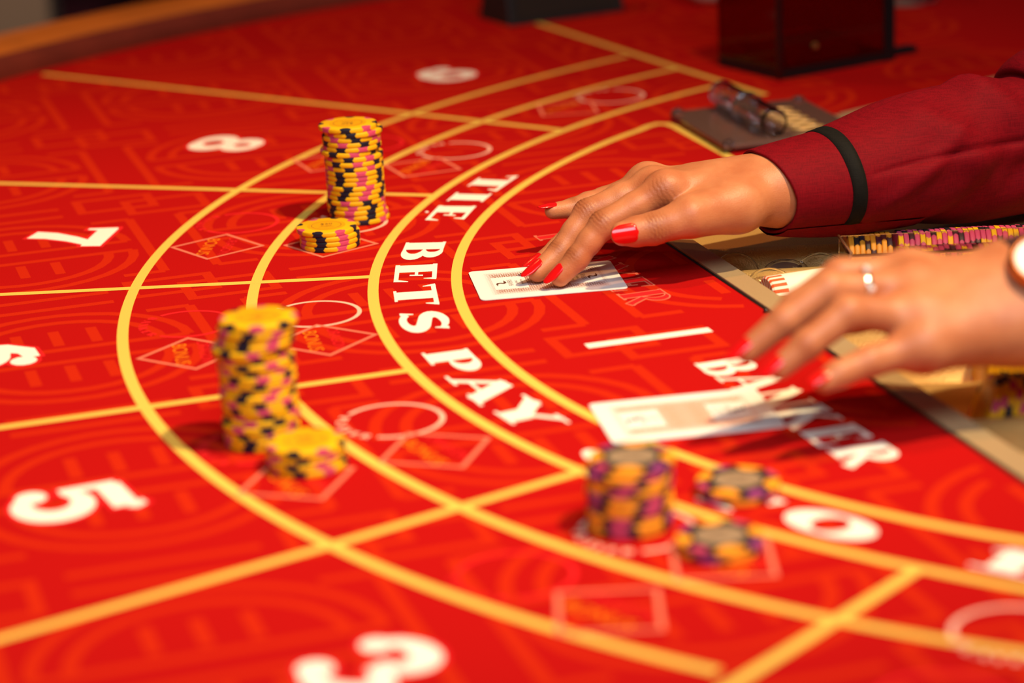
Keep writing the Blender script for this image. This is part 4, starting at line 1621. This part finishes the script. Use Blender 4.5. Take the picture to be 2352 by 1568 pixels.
M_GOLDW = mat('rose_gold', (206, 140, 92), rough=0.2, metal=1.0)
wpart('case', lathe('case', [(0, 0), (15.5, 0), (16.5, 1.5), (16.5, 5), (15, 7), (13.8, 7), (13.8, 6), (0, 6)], 40), M_GOLDW)
wpart('dial', lathe('dial', [(0, 6.05), (13.6, 6.05), (13.6, 6.3), (0, 6.3)], 40), mat('white_dial', (246, 240, 230), rough=0.2, coat=0.5))
for a_, l_ in ((0.4, 9), (2.2, 6.5)):
    wpart('watch_hand', box('watch_hand', 0, l_, -.35, .35, 6.35, 6.6), M_BLACK, WM @ Matrix.Rotation(a_, 4, 'Z'))
ws = []
side_ = wn.cross(wd)
for i in range(28):
    t = 2 * math.pi * i / 28
    ws.append((wc + side_ * (33.5 * math.sin(t)) + wn * (26.5 * math.cos(t)), t))
sv_, sf_ = [], []
for p_, t in ws:
    out = (p_ - wc).normalized()
    for a_, b2 in ((-8, 0), (8, 0), (8, 2.2), (-8, 2.2)):
        sv_.append(p_ + wd * a_ + out * (b2 - 1.0))
for i in range(28):
    j = (i + 1) % 28
    for k in range(4):
        l_ = (k + 1) % 4
        sf_.append((i * 4 + k, j * 4 + k, j * 4 + l_, i * 4 + l_))
o = add('strap', mesh_from('strap', sv_, sf_, smooth=False), mat('dark_brown_strap', (70, 40, 36), rough=0.5), watch)
o.matrix_parent_inverse = watch.matrix_basis.inverted()


# ---- sleeve of the far arm: cuff, black band, sleeve body
def cloth_material(name, rgb):
    m = bpy.data.materials.new(name)
    m.use_nodes = True
    nt = m.node_tree
    b = nt.nodes['Principled BSDF']
    b.inputs['Roughness'].default_value = 0.75
    b.inputs['Specular IOR Level'].default_value = 0.12
    b.inputs['Sheen Weight'].default_value = 0.02
    b.inputs['Sheen Roughness'].default_value = 0.4
    b.inputs['Sheen Tint'].default_value = lin(tuple(min(255, c + 60) for c in rgb))
    tc = nt.nodes.new('ShaderNodeTexCoord')
    mp = nt.nodes.new('ShaderNodeMapping')
    mp.inputs['Scale'].default_value = (120, 120, 1700)
    nt.links.new(tc.outputs['Object'], mp.inputs['Vector'])
    n1 = nt.nodes.new('ShaderNodeTexNoise')
    n1.inputs['Scale'].default_value = 1.0
    n1.inputs['Detail'].default_value = 4
    nt.links.new(mp.outputs[0], n1.inputs['Vector'])
    mp2 = nt.nodes.new('ShaderNodeMapping')
    mp2.inputs['Scale'].default_value = (2200, 700, 160)
    nt.links.new(tc.outputs['Object'], mp2.inputs['Vector'])
    n2 = nt.nodes.new('ShaderNodeTexNoise')
    n2.inputs['Scale'].default_value = 1.0
    n2.inputs['Detail'].default_value = 3
    nt.links.new(mp2.outputs[0], n2.inputs['Vector'])
    ad = nt.nodes.new('ShaderNodeMath')
    ad.operation = 'ADD'
    nt.links.new(n1.outputs['Fac'], ad.inputs[0])
    nt.links.new(n2.outputs['Fac'], ad.inputs[1])
    cr = nt.nodes.new('ShaderNodeValToRGB')
    cr.color_ramp.elements[0].position = 0.75
    cr.color_ramp.elements[0].color = lin(tuple(int(c * 0.86) for c in rgb))
    cr.color_ramp.elements[1].position = 1.0
    cr.color_ramp.elements[1].color = lin(rgb)
    mr = nt.nodes.new('ShaderNodeMath')
    mr.operation = 'MULTIPLY'
    mr.inputs[1].default_value = 0.9
    nt.links.new(ad.outputs[0], mr.inputs[0])
    nt.links.new(mr.outputs[0], cr.inputs['Fac'])
    nt.links.new(cr.outputs['Color'], b.inputs['Base Color'])
    bp = nt.nodes.new('ShaderNodeBump')
    bp.inputs['Strength'].default_value = 0.35
    bp.inputs['Distance'].default_value = 0.0004
    nt.links.new(ad.outputs[0], bp.inputs['Height'])
    nt.links.new(bp.outputs['Normal'], b.inputs['Normal'])
    return m


M_SHIRT = cloth_material('maroon_cloth', (120, 2, 15))
M_BAND = cloth_material('black_ribbon', (24, 21, 17))


def interp(tab, t):
    xs = [r[0] for r in tab]
    k = max(0, min(len(xs) - 2, int(np.searchsorted(xs, t)) - 1))
    u = (t - xs[k]) / (xs[k + 1] - xs[k])
    u = max(0, min(1, u)) if (t < xs[0] or t > xs[-1]) else u
    # smooth catmull-rom through rows
    p0, p1, p2, p3 = tab[max(0, k - 1)], tab[k], tab[k + 1], tab[min(len(tab) - 1, k + 2)]
    out = []
    for i in range(1, len(p1)):
        a, b, c, d = p0[i], p1[i], p2[i], p3[i]
        out.append(0.5 * ((2 * b) + (-a + c) * u + (2 * a - 5 * b + 4 * c - d) * u * u + (-a + 3 * b - 3 * c + d) * u ** 3))
    return out


# distance along the arm: centre x, y, z, half depth, half height
ARM = [(0, 158, 1513, 43.6, 31, 25.8), (40, 196, 1527, 45.6, 35, 30.0), (52, 207, 1531, 46.4, 36.5, 31.8), (95, 247.6, 1548, 49.5, 41, 38.5), (145, 292.4, 1570, 48.2, 44, 44.0),
       (195, 337, 1592, 46.0, 47, 43.0), (222, 360, 1603, 54.0, 52, 54.0), (260, 392, 1616, 60.0, 52, 48.0), (330, 440, 1640, 110, 54, 54), (430, 500, 1665, 190, 58, 58), (520, 560, 1680, 260, 66, 66)]


def sleeve_point(s_, phi, extra=0.0, folds=True):
    c = interp(ARM, s_)
    c2 = interp(ARM, s_ + 2)
    ctr = Vector(c[:3])
    d = (Vector(c2[:3]) - ctr).normalized()
    side = d.cross(Vector((0, 0, 1))).normalized()       # towards the camera side
    upv = side.cross(d).normalized()
    a, b = c[3] + extra, c[4] + extra
    r = 1.0
    if folds and s_ > 48:
        g_ = min(1, (s_ - 48) / 40)
        pd = math.degrees(phi) % 360
        # long seam crease on the viewer's side
        seam = 76 - 0.045 * (s_ - 52)
        r -= 0.055 * math.exp(-((pd - seam) / 2.6) ** 2) * g_ * (1 if s_ < 190 else max(0, 1 - (s_ - 190) / 30))
        r += 0.035 * math.exp(-((pd - seam - 9) / 9) ** 2) * g_
        # slanting folds
        for s0, p0, sl, wd_, am in ((78, 95, .9, 9, .075), (110, 60, -.55, 13, .085), (128, 110, .6, 12, -.07), (150, 40, -.5, 12, .10), (165, 85, .7, 14, -.09), (190, 60, -.6, 16, .10), (96, 20, .3, 10, .045), (140, 12, .2, 12, .05)):
            q_ = (s_ - s0) + sl * (pd - p0) * 0.9
            r += 1.5 * am * math.exp(-(q_ / wd_) ** 2) * math.exp(-((pd - p0) / 48) ** 2) * g_
        r += 0.03 * noise.noise(Vector((s_ * 0.022, math.cos(phi) * 1.3, math.sin(phi) * 1.3 + 4))) * g_
        r += 0.06 * noise.noise(Vector((s_ * 0.012 + 9, math.cos(phi) * .9, math.sin(phi) * .9))) * g_
    else:
        r += 0.02 * noise.noise(Vector((s_ * 0.03, math.cos(phi) * 1.2, math.sin(phi) * 1.2)))
    # cuff mouth cut: the near side sits further back than the top
    p_ = ctr + upv * (b * r * math.cos(phi)) + side * (a * r * math.sin(phi))
    if s_ < 60:
        k = (1 - s_ / 60.0)
        p_ += d * (7.0 * k * max(0, math.sin(phi)) - 4.0 * k * max(0, math.cos(phi)))
    return p_


def loft(name, ss, extras, nphi=96, folds=True, closed_profile=False):
    v, f = [], []
    for s_, e in zip(ss, extras):
        for k in range(nphi):
            v.append(sleeve_point(s_, 2 * math.pi * k / nphi, e, folds))
    n_ = len(ss)
    for i in range(n_ - 1 + (1 if closed_profile else 0)):
        j = (i + 1) % n_
        for k in range(nphi):
            l = (k + 1) % nphi
            f.append((i * nphi + k, j * nphi + k, j * nphi + l, i * nphi + l))
    return mesh_from(name, v, f, smooth=True)


cs = [28, 18, 8, 2, 0, -.6, 0, 2, 8, 16, 24, 32, 40, 48]
ce_ = [-1.6, -1.6, -1.6, -1.5, -1.2, -.5, .2, .5, .5, .5, .5, .5, .5, .4]
cuff = local(add('cuff', loft('cuff', cs, ce_, 120, False), M_SHIRT, person), person)
tag(cuff, 'maroon shirt cuff turned back at the far wrist')
bs = [39.5, 39.6, 42, 45, 48, 50.4, 50.5]
be = [0.3, 1.1, 1.3, 1.3, 1.3, 1.1, 0.3]
band = local(add('cuff_band', loft('cuff_band', bs, be, 120, False), M_BAND, person), person)
tag(band, 'black ribbon band sewn around the cuff')
ss_ = [44, 48, 50, 52] + [54 + 3.0 * i for i in range(156)]
sleeve = local(add('sleeve', loft('sleeve', ss_, [-1.2, -.6, 0, .6] + [.8] * 156, 160, True), M_SHIRT, person), person)
tag(sleeve, 'creased maroon sleeve of the far arm')
# lower lip of the cuff hanging under the wrist
lv, lf = [], []
nl = 30
for i in range(nl + 1):
    s_ = -2 + 96 * i / nl
    c = interp(ARM, max(0, s_))
    sag = 4.5 * math.sin(math.pi * min(1, (i + 1) / (nl + 2)))
    for k in range(7):
        t = math.radians(140 + 10 * k)
        p_ = sleeve_point(max(0, s_), t, 1.2 + sag * math.sin(math.pi * k / 6) ** 1.0, False)
        lv.append(p_)
for i in range(nl):
    for k in range(6):
        lf.append((i * 7 + k, (i + 1) * 7 + k, (i + 1) * 7 + k + 1, i * 7 + k + 1))
lip = local(add('cuff_placket', mesh_from('cuff_placket', lv, lf, smooth=True), M_SHIRT, person), person)

# near sleeve and shirt body, outside the view
ax, n = sdf_grid((320, 1080, -420), (900, 1960, 470), 9.0)
P = np.full(n, 200.0, np.float32)
for a, b, ra_, rb_, k_ in [((345, 1232, 72), (480, 1290, 95), 44, 54, 20), ((480, 1290, 95), (600, 1370, 300), 56, 72, 30), ((500, 1665, 190), (600, 1660, 300), 60, 72, 30),
                           ((600, 1370, 300), (600, 1660, 300), 78, 78, 40), ((630, 1450, 240), (640, 1460, -380), 120, 120, 60), ((630, 1580, 240), (640, 1570, -380), 120, 120, 60)]:
    cone_into(P, ax, a, b, ra_, rb_, k_)
V_, Q_ = surface_nets(P, ax, 9.0)
V_ = relax(V_, Q_, 3, .5)
sb = local(add('shirt', np_mesh('shirt', V_, Q_), M_SHIRT, person), person)
tag(sb, 'maroon shirt of the dealer')
